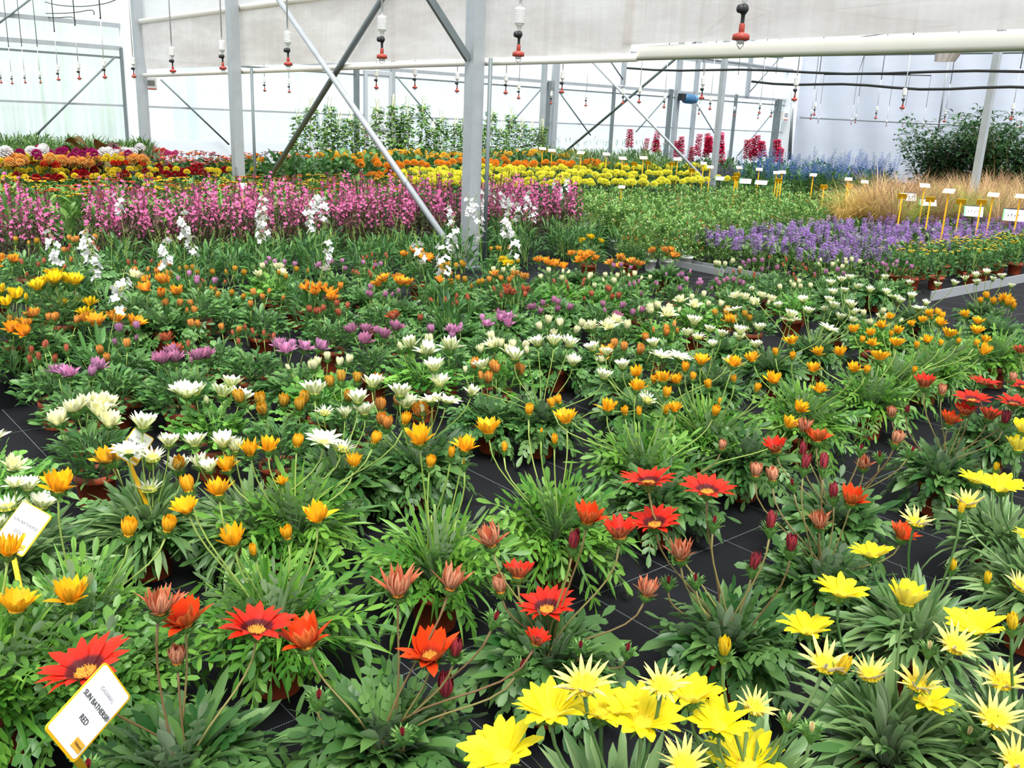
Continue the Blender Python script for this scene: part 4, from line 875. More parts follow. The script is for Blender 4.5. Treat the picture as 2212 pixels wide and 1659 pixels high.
# ------------------------------------------------------------------ low gazanias further back: (u, v of the flower cluster, colour, form, count, size, label)
low = [
 (130, 615, 'yell', 'C', 7, 1.0, 'dwarf gazania with seven open yellow flowers, before the pink gaura'), (22, 650, 'yell', 'H', 6, .9, 'dwarf gazania with half-open yellow flowers at the picture border'),
 (175, 670, 'yell', 'H', 5, .85, 'dwarf yellow gazania in front of the seven-flowered one'), (240, 695, 'orange', 'C', 5, 1.0, 'orange dwarf gazania with wide flowers, pot on the black raised strip'),
 (25, 722, 'orange', 'H', 5, .95, 'half-open orange dwarf gazania at the picture border'), (100, 700, 'amber', 'T', 5, .85, 'amber dwarf gazania with closed flowers, behind rust coloured buds'),
 (110, 765, 'rust', 'D', 7, .9, 'dwarf gazania with pointed rust buds behind the four pink flowers'), (165, 812, 'pink', 'H', 4, .9, 'dwarf gazania with four pale pink flowers beside the black step'),
 (345, 628, 'orange', 'H', 5, .95, 'orange dwarf gazania behind the amber one, beneath the white gaura sprays'), (385, 670, 'amber', 'T', 6, .85, 'amber dwarf gazania with closed flowers on slim stems'),
 (280, 615, 'ivory', 'H', 3, .85, 'dwarf gazania with a few loose ivory flowers'), (425, 610, 'pink', 'T', 5, .75, 'mauve dwarf gazania with closed flowers, at the foot of the gaura'),
 (480, 645, 'ochre', 'T', 5, .8, 'dwarf gazania with closed ochre flowers between amber ones'), (562, 650, 'amber', 'T', 5, .85, 'amber dwarf gazania left of the bare terracotta pot'),
 (590, 588, 'ivory', 'H', 5, .85, 'ivory dwarf gazania near the foot of the gaura'), (640, 600, 'ochre', 'T', 5, .75, 'ochre dwarf gazania with a tall leafy mound and bare pot'),
 (722, 578, 'pink', 'T', 6, .75, 'mauve dwarf gazania in the rearmost row'), (812, 575, 'pink', 'T', 3, .75, 'dwarf gazania with pale pink closed flowers beside a yellow bud'),
 (705, 635, 'orange', 'H', 8, .95, 'orange dwarf gazania with eight ragged flowers, behind the rust one'), (715, 675, 'rust', 'T', 7, .8, 'rust dwarf gazania below the ragged orange flowers'),
 (855, 615, 'orange', 'C', 6, 1.0, 'orange dwarf gazania with glowing flowers over long leaves'), (865, 690, 'rust', 'T', 3, .85, 'dwarf gazania with three rust-brown heads close together'),
 (985, 655, 'rust', 'D', 8, .9, 'rust dwarf gazania with upright closed buds, behind the pink ones'), (385, 785, 'magenta', 'H', 7, .9, 'magenta dwarf gazania beside the black step'),
 (385, 752, 'rust', 'H', 3, .85, 'rust-orange dwarf gazania just behind the magenta one'), (640, 755, 'pink', 'H', 5, .9, 'pink dwarf gazania over two terracotta pots'),
 (808, 725, 'magenta', 'H', 6, .95, 'dark mauve dwarf gazania with its pot rim in full view'), (545, 730, 'rust', 'D', 6, .8, 'rust-budded dwarf gazania on its own at the end of the black step'),
 (965, 720, 'pink', 'T', 5, .9, 'pink dwarf gazania behind the large white flowers'), (1068, 695, 'pink', 'H', 6, .85, 'lilac dwarf gazania with upright flowers in the middle of the field'),
 (1190, 670, 'magenta', 'T', 7, .85, 'mauve dwarf gazania behind the closed white ones'), (1005, 615, 'ochre', 'T', 6, .85, 'ochre dwarf gazania behind the rust buds'),
 (960, 600, 'amber', 'T', 3, .85, 'amber dwarf gazania with few heads beside the glowing orange one'), (1090, 605, 'amber', 'T', 7, .85, 'amber dwarf gazania in the middle of the field'),
 (905, 555, 'orange', 'H', 8, .9, 'orange dwarf gazania close to the white gaura sprays'), (1082, 540, 'ochre', 'T', 5, .8, 'ochre dwarf gazania below the gaura foliage'),
 (1095, 570, 'yell', 'H', 5, .8, 'yellow dwarf gazania with brush-like flowers'), (1190, 575, 'orange', 'H', 7, .9, 'orange dwarf gazania with long leaves, mid field'),
 (1262, 560, 'orange', 'H', 9, .95, 'orange dwarf gazania with the fullest bunch of flowers'), (1348, 570, 'amber', 'H', 7, .9, 'amber dwarf gazania next to the fullest orange bunch'),
 (1275, 522, 'yell', 'H', 5, .8, 'yellow-orange dwarf gazania before the white edging board'), (1368, 520, 'ochre', 'D', 5, .8, 'dwarf gazania with ochre buds next to the white pots'),
 (1440, 552, 'amber', 'H', 7, .85, 'amber dwarf gazania standing alone with its whole pot in view'), (1105, 640, 'rust', 'H', 7, .85, 'rust dwarf gazania behind the lilac one'),
 (1205, 712, 'ivory', 'T', 6, .95, 'ivory dwarf gazania with closed flowers, mid field'), (1312, 712, 'ivory', 'H', 5, .95, 'ivory dwarf gazania with bright leaves, behind the thin-rayed flowers'),
 (1425, 678, 'ivory', 'T', 9, 1.0, 'ivory dwarf gazania with nine closed flowers'), (700, 800, 'ivory', 'T', 7, 1.0, 'ivory dwarf gazania with closed flowers, behind the wide white ones'),
 (915, 760, 'cream', 'H', 7, 1.15, 'white dwarf gazania with large bowls over bright green leaves'), (1078, 755, 'ivory', 'T', 8, .9, 'ivory dwarf gazania with many small closed flowers'),
 (1300, 640, 'rust', 'T', 6, .8, 'rust dwarf gazania behind the nine ivory flowers'), (1392, 625, 'magenta', 'D', 6, .9, 'dwarf gazania with wine-red buds near the metal gutter'),
 (1335, 675, 'magenta', 'T', 6, .85, 'mauve dwarf gazania beside the nine ivory flowers'), (1500, 620, 'pink', 'T', 7, .8, 'mauve dwarf gazania in front of the metal gutter'),
 (1580, 615, 'magenta', 'T', 7, .8, 'mauve dwarf gazania touching the metal edging strip'), (1512, 652, 'ivory', 'T', 7, .85, 'ivory dwarf gazania next to the mauve ones at the gutter'),
 (1630, 650, 'ivory', 'H', 6, .85, 'ivory dwarf gazania at the corner of the purple bed'), (195, 900, 'ivory', 'H', 8, 1.15, 'ivory dwarf gazania standing free on the cloth, pot fully visible'),
 (455, 855, 'cream', 'C', 7, 1.15, 'white dwarf gazania with feathery leaves and open flowers'), (600, 885, 'ochre', 'T', 7, 1.05, 'striped ochre dwarf gazania with closed heads, its pot behind the gold cups'),
 (1070, 815, 'amber', 'T', 7, 1.0, 'amber dwarf gazania between the tall white stems'), (1360, 760, 'amber', 'T', 6, .95, 'amber dwarf gazania behind the thin-rayed white flowers'),
 (300, 1010, 'ochre', 'T', 4, .9, 'small ochre dwarf gazania under the cream card'), (-30, 985, 'ivory', 'H', 4, 1.0, 'ivory dwarf gazania cut by the picture border, on bare cloth'),
 (1440, 720, 'amber', 'T', 6, .9, 'amber dwarf gazania in front of the nine ivory flowers'), (1580, 690, 'ochre', 'T', 6, .85, 'ochre dwarf gazania amid the white mass'),
 (2010, 690, 'gold', 'T', 5, .9, 'gold dwarf gazania at the foot of the pale bench edge'), (2160, 660, 'gold', 'T', 8, .95, 'gold dwarf gazania at the picture border below the bench'),
 (1900, 690, 'ivory', 'T', 5, .85, 'ivory dwarf gazania just in front of the bench corner'), (1720, 625, 'ivory', 'T', 6, .8, 'ivory dwarf gazania touching the purple flowers'),
 (240, 770, 'amber', 'T', 3, .85, 'amber dwarf gazania peeping over the black step'), (60, 700, 'amber', 'H', 4, .85, 'amber dwarf gazania between two orange ones near the border'),
 (760, 840, 'ochre', 'T', 5, .95, 'ochre dwarf gazania hidden behind the wide white flowers'), (470, 715, 'amber', 'T', 4, .8, 'amber dwarf gazania whose pots stand in shade by the step'),
 (855, 905, 'amber', 'T', 5, .95, 'amber dwarf gazania under the flat white flowers'),
]
rnd = random.Random(33)
for u, v, pet, form, n, sc, lab in low:
    p = at(u, v, .31); q = at(u, v, .43)
    z0 = 0.0
    if q.x < 1.9 and 4.34 < q.y < 6.4: z0 = .12; p = q
    fl = []; TAKEN.append((p.x, p.y, .14))
    for i in range(n):
        r = rnd.random(); f = form
        if r < .12: f = 'D'
        elif r < .22 and form in 'HT': f = 'T' if form == 'H' else 'H'
        fl.append((pet, 'cream' if pet in ('cream', 'ivory') else 'gold', f, sc*rnd.uniform(.9, 1.08)*(1.05 if pet in ('ivory', 'cream') and v > 790 else 1.3)))
    small_plant('potted_gazania', lab, 'potted flower', (p.x, p.y, z0), 'dwarfb' if pet in ('ivory', 'cream') and rnd.random() < .7 else rnd.choice(['dwarf', 'dwarfm', 'dwarfm']), fl, rnd, fscale=rnd.uniform(1.05, 1.22), group='dwarf gazanias', fz=.285, fr=.12)

# the rest of the low gazanias, standing between the ones above
rnd = random.Random(44); yy = 3.5; row = 0
FILLC = {'ochre': 'T', 'amber': 'T', 'rust': 'D', 'magenta': 'T', 'ivory': 'T', 'orange': 'H', 'pink': 'T'}
CN = {'ochre': 'ochre', 'amber': 'amber', 'rust': 'rust-budded', 'magenta': 'mauve', 'ivory': 'ivory', 'orange': 'orange', 'pink': 'pale pink'}
while yy < 6.5:
    xx = .6+(row % 2)*.16
    while xx < 7.0:
        px, py = xx+rnd.uniform(-.05, .05), yy+rnd.uniform(-.05, .05); u, v, k = proj((px, py, .2))
        clear = all(math.hypot(px-a, py-b) > .16+r for a, b, r in TAKEN)
        if clear and -20 < u < 2230 and v > 592 and not (u < 480 and 830 < v < 1200) and not (1350 < u < 1560 and v < 600) and rnd.random() < .93:
            near = 'rust magenta pink ivory'.split() if py < 4.9 else 'amber orange ochre rust pink'.split(); pet = rnd.choice(near)
            z0 = .12 if px < 1.9 and 4.34 < py < 6.4 else 0
            w_ = 'on the raised black strip' if z0 else 'behind the white and gold mass' if px > 4.6 and py < 4.9 else 'between the black step and the tall white stems' if py < 4.9 else 'in the rear rows toward the gaura'
            fl = [(pet, 'gold', rnd.choice([FILLC[pet], FILLC[pet], 'D']), rnd.uniform(.95, 1.2)) for _ in range(rnd.randint(3, 7))]
            lab = 'inconspicuous %s dwarf gazania %s' % (CN[pet], w_)
            small_plant('potted_gazania', lab, 'potted flower', (px, py, z0), rnd.choice(['dwarf', 'dwarfm', 'dwarfm', 'dwarfb'] if pet == 'ivory' else ['dwarf', 'dwarfm']), fl, rnd, fscale=rnd.uniform(1.0, 1.15), group=lab.replace('gazania', 'gazanias'), fz=.285, fr=.12)
            TAKEN.append((px, py, .14))
        xx += .335
    yy += .30; row += 1
# ------------------------------------------------------------------ plants of the dense beds
def pom(pet, r, sq, n, lay, seed, disc=None):
    """round double flower: petals all over a flattened ball"""
    rnd = random.Random(seed); mb = MB()
    for k in range(n):
        q = (k+.5)/n; th = math.acos(1-1.62*q); az = k*2.39996; rr = r*.55
        c = (rr*math.sin(th)*math.cos(az), rr*math.sin(th)*math.sin(az), rr*math.cos(th)*sq+r*sq*.55)
        petal(mb, c, az, math.degrees(th)*.9-10, math.degrees(th)*1.05+14, r*.55, r*lay, 0, cup=.5, tint=rnd.random(), prof=[.6, 1, .75], side=rnd.uniform(-.2, .2))
    lathe(mb, [(.002, -.05), (.0025, -.01), (r*.4, 0), (r*.45, r*.3)], 6, 1)
    return mb.mesh('flower', [PET[pet], CAL])
def daisy(pet, r, n, phi, discmat, seed, cr=.3):
    rnd = random.Random(seed); mb = MB()
    for k in range(n): petal(mb, (0, 0, .004), 2*PI*k/n, phi-8, phi+rnd.uniform(-8, 10), r, r*.22, 0, cup=.2, tint=rnd.random(), prof=[.6, 1.1, 1, .3])
    lathe(mb, [(r*cr, .002), (r*cr, r*.2), (r*cr*.6, r*.36), (.0001, r*.4)], 8, 1); lathe(mb, [(.0016, -.06), (.002, -.01), (r*.25, .003)], 5, 2)
    return mb.mesh('flower', [PET[pet], discmat, CAL])
brown_disc = pm('disc_brown', (110, 62, 30), .9)
POM = {k: [pom(k, r, sq, n, ly, s) for s in (1, 2)] for k, r, sq, n, ly in (
    ('mor', .042, .72, 70, .2, ), ('mod', .042, .72, 70, .2), ('mye', .046, .72, 75, .2), ('dred', .052, .8, 60, .24), ('dyel', .040, .8, 55, .24), ('dpeach', .050, .8, 60, .24),
    ('dwhite', .058, .9, 60, .26), ('dcoral', .045, .8, 55, .24), ('dpink', .045, .8, 55, .24), ('dpurple', .045, .8, 55, .24))}
POM.update({k: [daisy(k, r, n, ph, d, 3)] for k, r, n, ph, d in (('hyel', .034, 14, 84, brown_disc), ('horange', .034, 14, 88, brown_disc), ('zred', .036, 18, 84, DISC['gold']), ('zpink', .034, 18, 80, DISC['gold']),
    ('zviolet', .03, 16, 80, DISC['gold']), ('verb', .016, 6, 80, DISC['cream']), ('agerat', .03, 22, 60, DISC['cream']), ('sanv', .014, 9, 84, brown_disc), ('thun', .024, 5, 70, brown_disc))})
def stemset(mb, n, H, r, rnd, mat=1, w_=.0022):
    for k in range(n):
        a = rnd.uniform(0, 6.28); q = rnd.random()*r; tube(mb, [(0, 0, 0), (q*.5*math.cos(a), q*.5*math.sin(a), H*.5), (q*math.cos(a), q*math.sin(a), H*rnd.uniform(.8, 1))], w_, 4, mat, rnd.random(), False)
def bush(key, n, kind, L, W, H, Rr, m, e=(15, 75), nv=3, stems=5):
    out = []
    for i in range(nv):
        rnd = random.Random(len(key)*9+i); mb = MB()
        for k in range(n):
            az = rnd.uniform(0, 6.28); q = math.sqrt(rnd.random()); z = rnd.random(); rr = Rr*q*(1-.4*z*z); el = rnd.uniform(*e)
            add_leaf(mb, (rr*math.cos(az), rr*math.sin(az), H*z), az+rnd.uniform(-1, 1), L*rnd.uniform(.7, 1.2), W*rnd.uniform(.8, 1.2), el, el-rnd.uniform(10, 60), kind, rnd, tw=rnd.uniform(-.9, .9))
        stemset(mb, stems, H, Rr*.7, rnd)
        out.append(mb.mesh('foliage', [m, STEM]))
    FOL[key] = out
bush('mari', 70, 'lobed6', .12, .024, .40, .15, LEAF['dark'], (-10, 60))
bush('dahl', 90, 'narrow', .13, .026, .36, .16, LEAF['bed'], (-10, 60))
bush('hel', 80, 'narrow', .17, .020, .34, .13, LEAF['pale'], (30, 85))
bush('sol', 260, 'narrow', .06, .011, .36, .13, LEAF['pale'], (0, 80))
bush('scae', 85, 'spoon', .09, .016, .22, .16, LEAF['fine'], (10, 85))
bush('gaug', 90, 'narrow', .14, .011, .26, .14, LEAF['bed'], (10, 85))
bush('gaup', 110, 'narrow', .09, .007, .34, .13, LEAF['bronze'], (20, 85))
bush('fine', 330, 'narrow', .08, .004, .40, .16, LEAF['fine'], (40, 88))
bush('salv', 120, 'narrow', .11, .014, .55, .15, LEAF['bed'], (10, 80))
bush('filler', 110, 'narrow', .12, .022, .45, .20, LEAF['bed'], (0, 80))
bush('basil', 160, 'narrow', .04, .010, .16, .13, LEAF['bed'], (10, 80))
bush('col', 70, 'spoon', .13, .040, .35, .15, leaf_mat('leaf_wine', (84, 20, 30), (120, 110, 40), (90, 30, 40)), (-10, 50))

def spray(pet, m_stem, H, nf, fs, seed, leafm=None):
    """one upright gaura stem with four-petalled flowers, buds above"""
    rnd = random.Random(seed); mb = MB(); lean = rnd.uniform(-.06, .06), rnd.uniform(-.06, .06)
    pts = [(lean[0]*t*t, lean[1]*t*t, H*t) for t in (0, .25, .5, .75, 1)]; tube(mb, pts, [.0026, .0022, .0018, .0014, .001], 4, 1, .5, False)
    for k in range(nf):
        t = (.34 if pet == 'gpink' else .68)+(.56 if pet == 'gpink' else .24)*(k+rnd.random())/nf; a = rnd.uniform(0, 6.28); q = .014 if pet == 'gpink' else .026; c = Vector((lean[0]*t*t+q*math.cos(a), lean[1]*t*t+q*math.sin(a), H*t))
        o = len(mb.v)
        for j in range(4): petal(mb, (0, 0, 0), j*PI/2+rnd.uniform(-.3, .3), 55, 85, fs*rnd.uniform(.85, 1.1), fs*.36, 0, cup=.1, tint=rnd.random(), prof=[.35, 1.1, 0.6])
        rot = Matrix.Rotation(rnd.uniform(.5, 1.3), 3, Vector((-math.sin(a), math.cos(a), 0)))
        for i in range(o, len(mb.v)): mb.v[i] = tuple(rot @ Vector(mb.v[i])+c)
        tube(mb, [(lean[0]*t*t, lean[1]*t*t, H*t), tuple(c)], .001, 3, 1, .5, False)
    for k in range(9):
        t = .8+.2*k/9; a = k*2.4; tube(mb, [(lean[0]*t*t, lean[1]*t*t, H*t), (lean[0]*t*t+.009*math.cos(a), lean[1]*t*t+.009*math.sin(a), H*t+.014)], [.0012, .002], 4, 1, .3)
    for k in range(6 if leafm else 0):
        t = .1+.5*k/6; add_leaf(mb, (lean[0]*t*t, lean[1]*t*t, H*t), k*2.4, .06, .007, 50, 10, 'narrow', rnd, 2)
    return mb.mesh('flower_spray', [PET[pet], m_stem]+([leafm] if leafm else []))
SPR = {'gpink': [spray('gpink', LEAF['bronze'], .57+.03*s, 14, .0175, s, LEAF['bronze']) for s in range(6)], 'gwhite': [spray('gwhite', STEM, .62+.03*s, 12, .024, 20+s, LEAF['bed']) for s in range(4)],
       'gbare': [spray('gwhite', STEM, .33+.03*s, 0, .02, 40+s, LEAF['bed']) for s in range(3)]}
def spike(pet, H, z0, r, n, ps, seed, stemm=STEM, taper=.5):
    rnd = random.Random(seed); mb = MB(); tube(mb, [(0, 0, 0), (rnd.uniform(-.02, .02), 0, H*.5), (0, 0, H)], .0025, 4, 1, .5, False)
    for k in range(n):
        t = (k+.5)/n; z = z0+(H-z0)*t; a = k*2.39996; rr = r*(1-taper*t)
        for j in range(3): petal(mb, (rr*.3*math.cos(a), rr*.3*math.sin(a), z), a+(j-1)*.55+rnd.uniform(-.2, .2), 60, 95+rnd.uniform(-20, 20), rr+ps*.4, ps*.4, 0, cup=.4, tint=rnd.random(), prof=[.4, 1, .5])
    return mb.mesh('flower_spike', [PET[pet], stemm])
SPK = {'scae': [spike('scae', .20+.02*s, .06, .026, 24, .02, s, STEM, .35) for s in range(4)], 'snap': [spike('snap', .95+.08*s, .68, .062, 64, .045, s+5, STEM, .35) for s in range(3)],
       'salv': [spike('salv', .78+.06*s, .52, .026, 22, .022, s+9) for s in range(4)], 'sviolet': [spike('sviolet', .58+.05*s, .36, .016, 34, .014, s+15) for s in range(3)]}

def bed_plant(name, label, cat, loc, fol, parts, rnd, group, fscale=1.0, pots=None):
    """plant of a dense bed: foliage plus its flowers; parts = [(name, mesh list, count, spread, z, scale)]"""
    t = empty(name, loc, label, cat, group, rnd.random()*6.28); z0 = 0
    if pots: p = obj('pot', pots[0], t); obj('soil', pots[1], p); z0 = .10
    obj('foliage', rnd.choice(FOL[fol]), t, (0, 0, z0), None, fscale)
    for nm, meshes, n, sp, z, sc in parts:
        for i in range(n):
            a = i*2.4+rnd.uniform(-.6, .6); r = sp*math.sqrt((i+.6)/n)*rnd.uniform(.8, 1.15)
            obj(nm, rnd.choice(meshes), t, (r*math.cos(a), r*math.sin(a), z0+z*rnd.uniform(.95, 1.06)), (rnd.uniform(-.15, .15), rnd.uniform(-.15, .15), rnd.random()*6), sc*rnd.uniform(.88, 1.1))
    return t
NB = [0]
def grid(name, label, cat, xs, ys, fol, parts, group, seed, fscale=1.0, jit=.35, keep=1.0, pots=None, htop=.6, skip=None):
    rnd = random.Random(seed); x, n = xs[0], 0
    while x <= xs[1]:
        y = ys[0]
        while y <= ys[1]:
            px, py = x+rnd.uniform(-jit, jit)*xs[2], y+rnd.uniform(-jit, jit)*ys[2]
            if inview((px, py, htop), 40) and rnd.random() < keep and not (skip and skip(px, py)):
                lb = label(px, py) if callable(label) else label
                pp = [(q[0], q[1], max(0, q[2]+(rnd.randint(-1, 1) if q[2] > 1 else 0)), *q[3:]) for q in (parts(px, py, rnd) if callable(parts) else parts)]
                z0 = .12 if px < 1.9 and 4.34 < py < 6.4 else 0
                bed_plant(name, lb, cat, (px, py, z0), fol, pp, rnd, group, fscale*rnd.uniform(.9, 1.1), pots); n += 1
            y += ys[2]
        x += xs[2]
    return n
def line(name, label, cat, a_, b_, step, z, fol, parts, group, seed, fscale=1.0, pots=None, jv=4.5, ju=.4, base=0):
    """plants whose tops stand along the straight line a_..b_ at height z"""
    rnd = random.Random(seed); L = math.hypot(b_[0]-a_[0], b_[1]-a_[1]); n = max(1, round(L/step))
    for i in range(n+1):
        t = i/n; u = a_[0]+(b_[0]-a_[0])*t+rnd.uniform(-ju, ju)*step; v = a_[1]+(b_[1]-a_[1])*t+rnd.uniform(-jv, jv)
        p = at(u, v, z)
        if p.y > WY-.35: p = ony(u, v, WY-.4)
        bed_plant(name, label, cat, (p.x, p.y, base), fol, parts(rnd) if callable(parts) else parts, rnd, group, fscale*rnd.uniform(.9, 1.1), pots)

# gaura bed
rowname = lambda y, y0, dy: ('front', 'second', 'third', 'fourth', 'fifth', 'sixth')[max(0, min(5, int(round((y-y0)/dy))))]
def gl(px, py): return 'pink flowered gaura plant with wine-red stems in the %s row of the gaura bed' % rowname(py, 7.45, .3)
def gfront(x): return 7.35+.1*abs(x-3.9) if x > 2 else 7.5
grid('gaura_plant', gl, 'bed plant', (-.2, 7.5, .29), (7.45, 8.6, .29), 'gaup', [('flower_spray', SPR['gpink'], 6, .13, .06, .98)], 'pink gaura plants', 5, jit=.4,
     skip=lambda x, y: (1.9 < x < 2.35) or abs(x-5.1) < .16 and abs(y-6.55) < .16)
grid('gaura_plant', 'green leafed gaura plant with hardly a flower at the front border of the gaura bed', 'bed plant', (1.1, 7.9, .31), (6.5, 7.25, .33), 'gaug', [('flower_spray', SPR['gbare'], 3, .10, .02, .95)], 'green gaura plants at the front border', 6, .85, skip=lambda x, y: (x-5.1)**2+(y-6.55)**2 < .06)
rnd = random.Random(8)
for i, (u, v, n) in enumerate(((215, 505, 2), (207, 585, 1), (345, 535, 1), (410, 480, 2), (548, 425, 2), (560, 455, 2), (668, 415, 3), (690, 450, 2), (945, 500, 2), (980, 535, 1), (1062, 470, 3), (1092, 410, 3), (1140, 425, 3), (1222, 385, 3), (1035, 420, 3), (1000, 430, 3), (1070, 400, 2), (140, 495, 2), (668, 510, 1), (1125, 505, 1), (255, 425, 1))):
    p = at(u, v+8, .60)
    w_ = ('at the front border', 'amid the pink ones')[p.y > 7.3]
    bed_plant('gaura_plant', 'gaura plant with pure white flowers '+w_+(', beside the thick post' if 930 < u < 1150 else ', where the bed ends' if u > 1200 else ', short of the dark brace' if u > 500 else ', toward the black step'), 'bed plant', (p.x, p.y, 0), 'gaug', [('flower_spray', SPR['gwhite'], n, .05, .0, .98)], rnd, 'white gaura plants '+w_)
# yellow and rust sneezeweed, zinnias
def hp(x, y, r): return [('flower', POM['hyel' if r.random() < .62 else 'horange'], 5, .12, .47, 1.15)]
grid('sneezeweed', 'leafy plant with flat yellow or rust daisies just behind the pink gaura', 'bed plant', (1.3, 7.7, .36), (9.0, 11.2, .4), 'hel', hp, 'yellow and rust daisies behind the gaura', 12, 1.05, keep=.95)
dl = lambda c, where: '%s dahlia plant %s' % (c, where)
def two(k1, k2, p, n, z, sc=1.0): return lambda r: [('flower', POM[k1 if r.random() < p else k2], n, .12, z, sc)]
line('dahlia', 'dahlia plant with large dark red or lemon flowers, in the row before the peach ones', 'bed plant', (0, 384), (480, 374), 26, .46, 'dahl', two('dred', 'dyel', .6, 3, .44), 'dark red and lemon dahlias', 14)
line('dahlia', 'lemon or dark red dahlia plant in the row closest to the daisies', 'bed plant', (0, 368), (560, 366), 24, .50, 'dahl', two('dyel', 'dred', .7, 2, .48), 'lemon and dark red dahlias', 15)
line('dahlia', 'dahlia plant with peach or coral flowers, two rows before the white ones', 'bed plant', (0, 350), (290, 348), 17, .58, 'dahl', two('dpeach', 'dcoral', .7, 3, .55), 'peach dahlias', 16)
line('dahlia', 'peach or lemon dahlia plant in the row right under the white ones', 'bed plant', (0, 340), (300, 340), 17, .64, 'dahl', two('dpeach', 'dyel', .75, 3, .61), 'peach and coral dahlias', 17)
line('dahlia', 'dahlia plant with white or purple balls in front of the tall feathery green', 'bed plant', (0, 328), (285, 328), 18, .70, 'dahl', two('dwhite', 'dpurple', .6, 2, .67, 1.15), 'white and purple dahlias', 18)
line('dahlia', 'pink or coral dahlia plant beside the corner post', 'bed plant', (296, 330), (375, 326), 16, .56, 'dahl', two('dpink', 'dcoral', .65, 4, .53), 'pink dahlias by the corner post', 19)
line('zinnia', 'tall zinnia plant with pink or coral flowers against the white wall foot', 'bed plant', (335, 318), (640, 320), 17, .72, 'dahl', lambda r: [('flower', POM[r.choice(['zpink', 'zred', 'zviolet', 'zpink'])], 7, .14, .60, 1.2)], 'tall zinnias by the wall', 20, 1.25)
line('zinnia', 'zinnia plant with red flowers in front of the tall pink ones', 'bed plant', (350, 335), (520, 332), 15, .62, 'dahl', lambda r: [('flower', POM[r.choice(['zred', 'zred', 'zviolet', 'zpink'])], 7, .13, .52, 1.2)], 'red zinnias', 21)
line('zinnia', 'zinnia plant with red or violet flowers behind the lemon dahlias', 'bed plant', (300, 350), (560, 350), 17, .50, 'dahl', lambda r: [('flower', POM[r.choice(['zred', 'zviolet', 'zpink', 'dyel'])], 4, .13, .48, 1.1)], 'mixed zinnias', 22)
line('feathery_plant', 'tall feathery green plant without flowers in front of the translucent wall', 'bed plant', (-5, 300), (315, 303), 13, .78, 'fine', [], 'feathery green plants by the wall', 23, 1.75)
line('feathery_plant', 'shorter feathery green plant just behind the white dahlias', 'bed plant', (-5, 314), (315, 315), 15, .62, 'fine', lambda r: [('flower', POM['zpink'], 2, .1, .62, .8)] if r.random() < .4 else [], 'feathery green plants behind the dahlias', 24, 1.45)
line('coleus', 'wine red leafed coleus at the end of the feathery plants by the post', 'bed plant', (285, 316), (312, 322), 14, .62, 'col', [], 'wine red coleus by the post', 25, 1.2)
line('coleus', 'wine red leafed coleus peeping over the feathery plants', 'bed plant', (140, 296), (250, 298), 36, .84, 'col', [], 'wine red coleus over the feathery plants', 26, 1.9)
# marigolds
mg = lambda k, n, z, sc=1.0: (lambda r: [('flower', POM[k], n, .14, z, sc)])
line('marigold', 'orange-yellow marigold in the rearmost marigold row under the climbing plants', 'bed plant', (700, 334), (1010, 331), 24, .66, 'mari', mg('mor', 6, .62, 1.3), 'golden marigolds under the climbers', 30, 1.3)
line('marigold', 'orange-yellow marigold in the rearmost row, past the thick post', 'bed plant', (1035, 331), (1262, 332), 24, .66, 'mari', mg('mor', 5, .62, 1.35), 'golden marigolds past the post', 31, 1.3)
line('marigold', 'deep orange marigold in front of the orange-yellow ones', 'bed plant', (780, 352), (1290, 349), 27, .62, 'mari', mg('mod', 3, .58, 1.4), 'deep orange marigolds', 32, 1.2)
line('marigold', 'deep orange marigold between the brace foot and the pink gaura', 'bed plant', (815, 378), (880, 366), 20, .5, 'mari', mg('mod', 4, .47), 'deep orange marigolds at the brace foot', 33, 1.1)
line('marigold', 'deep orange marigold at the end of the row near the yellow stakes', 'bed plant', (1295, 352), (1350, 352), 25, .56, 'mari', mg('mod', 3, .52), 'deep orange marigolds near the stakes', 34, 1.1)
line('marigold', 'lemon yellow marigold in the rear yellow row', 'bed plant', (880, 368), (1520, 358), 30, .55, 'mari', mg('mye', 4, .51, 1.35), 'lemon marigolds of the rear row', 35, 1.15)
line('marigold', 'lemon yellow marigold in the middle yellow row', 'bed plant', (895, 380), (1500, 373), 31, .54, 'mari', mg('mye', 4, .50, 1.25), 'lemon marigolds of the middle row', 36, 1.15)
line('marigold', 'lemon yellow marigold in the yellow row nearest the berry plants and gaura', 'bed plant', (945, 397), (1560, 388), 34, .52, 'mari', mg('mye', 4, .49, 1.2), 'lemon marigolds of the near row', 37, 1.1)
line('filler_shrub', 'plain green bushy plant between the zinnias and the climbing plants', 'bed plant', (545, 345), (690, 335), 22, .62, 'filler', lambda r: [('flower', POM[r.choice(['zpink', 'dyel', 'mod'])], 2, .15, .62, .8)], 'green bushes before the climbers', 38, 1.2)
line('filler_shrub', 'plain green bushy plant behind the rearmost marigolds', 'bed plant', (600, 322), (1200, 318), 26, .78, 'filler', [], 'green bushes at the foot of the climbers', 39, 1.45)
line('filler_shrub', 'green bushy plant beneath the crimson flower spikes', 'bed plant', (1320, 342), (1790, 345), 22, .66, 'filler', [], 'green bushes under the crimson spikes', 40, 1.25)
line('filler_shrub', 'green leafy plant in front of the blue salvias', 'bed plant', (1600, 378), (1860, 380), 24, .55, 'filler', [], 'green plants before the blue salvias', 41, 1.1)
line('filler_shrub', 'green leafy plant between the stakes and the lemon marigolds', 'bed plant', (1340, 352), (1560, 352), 24, .55, 'filler', [], 'green plants behind the lemon marigolds', 42, 1.0)
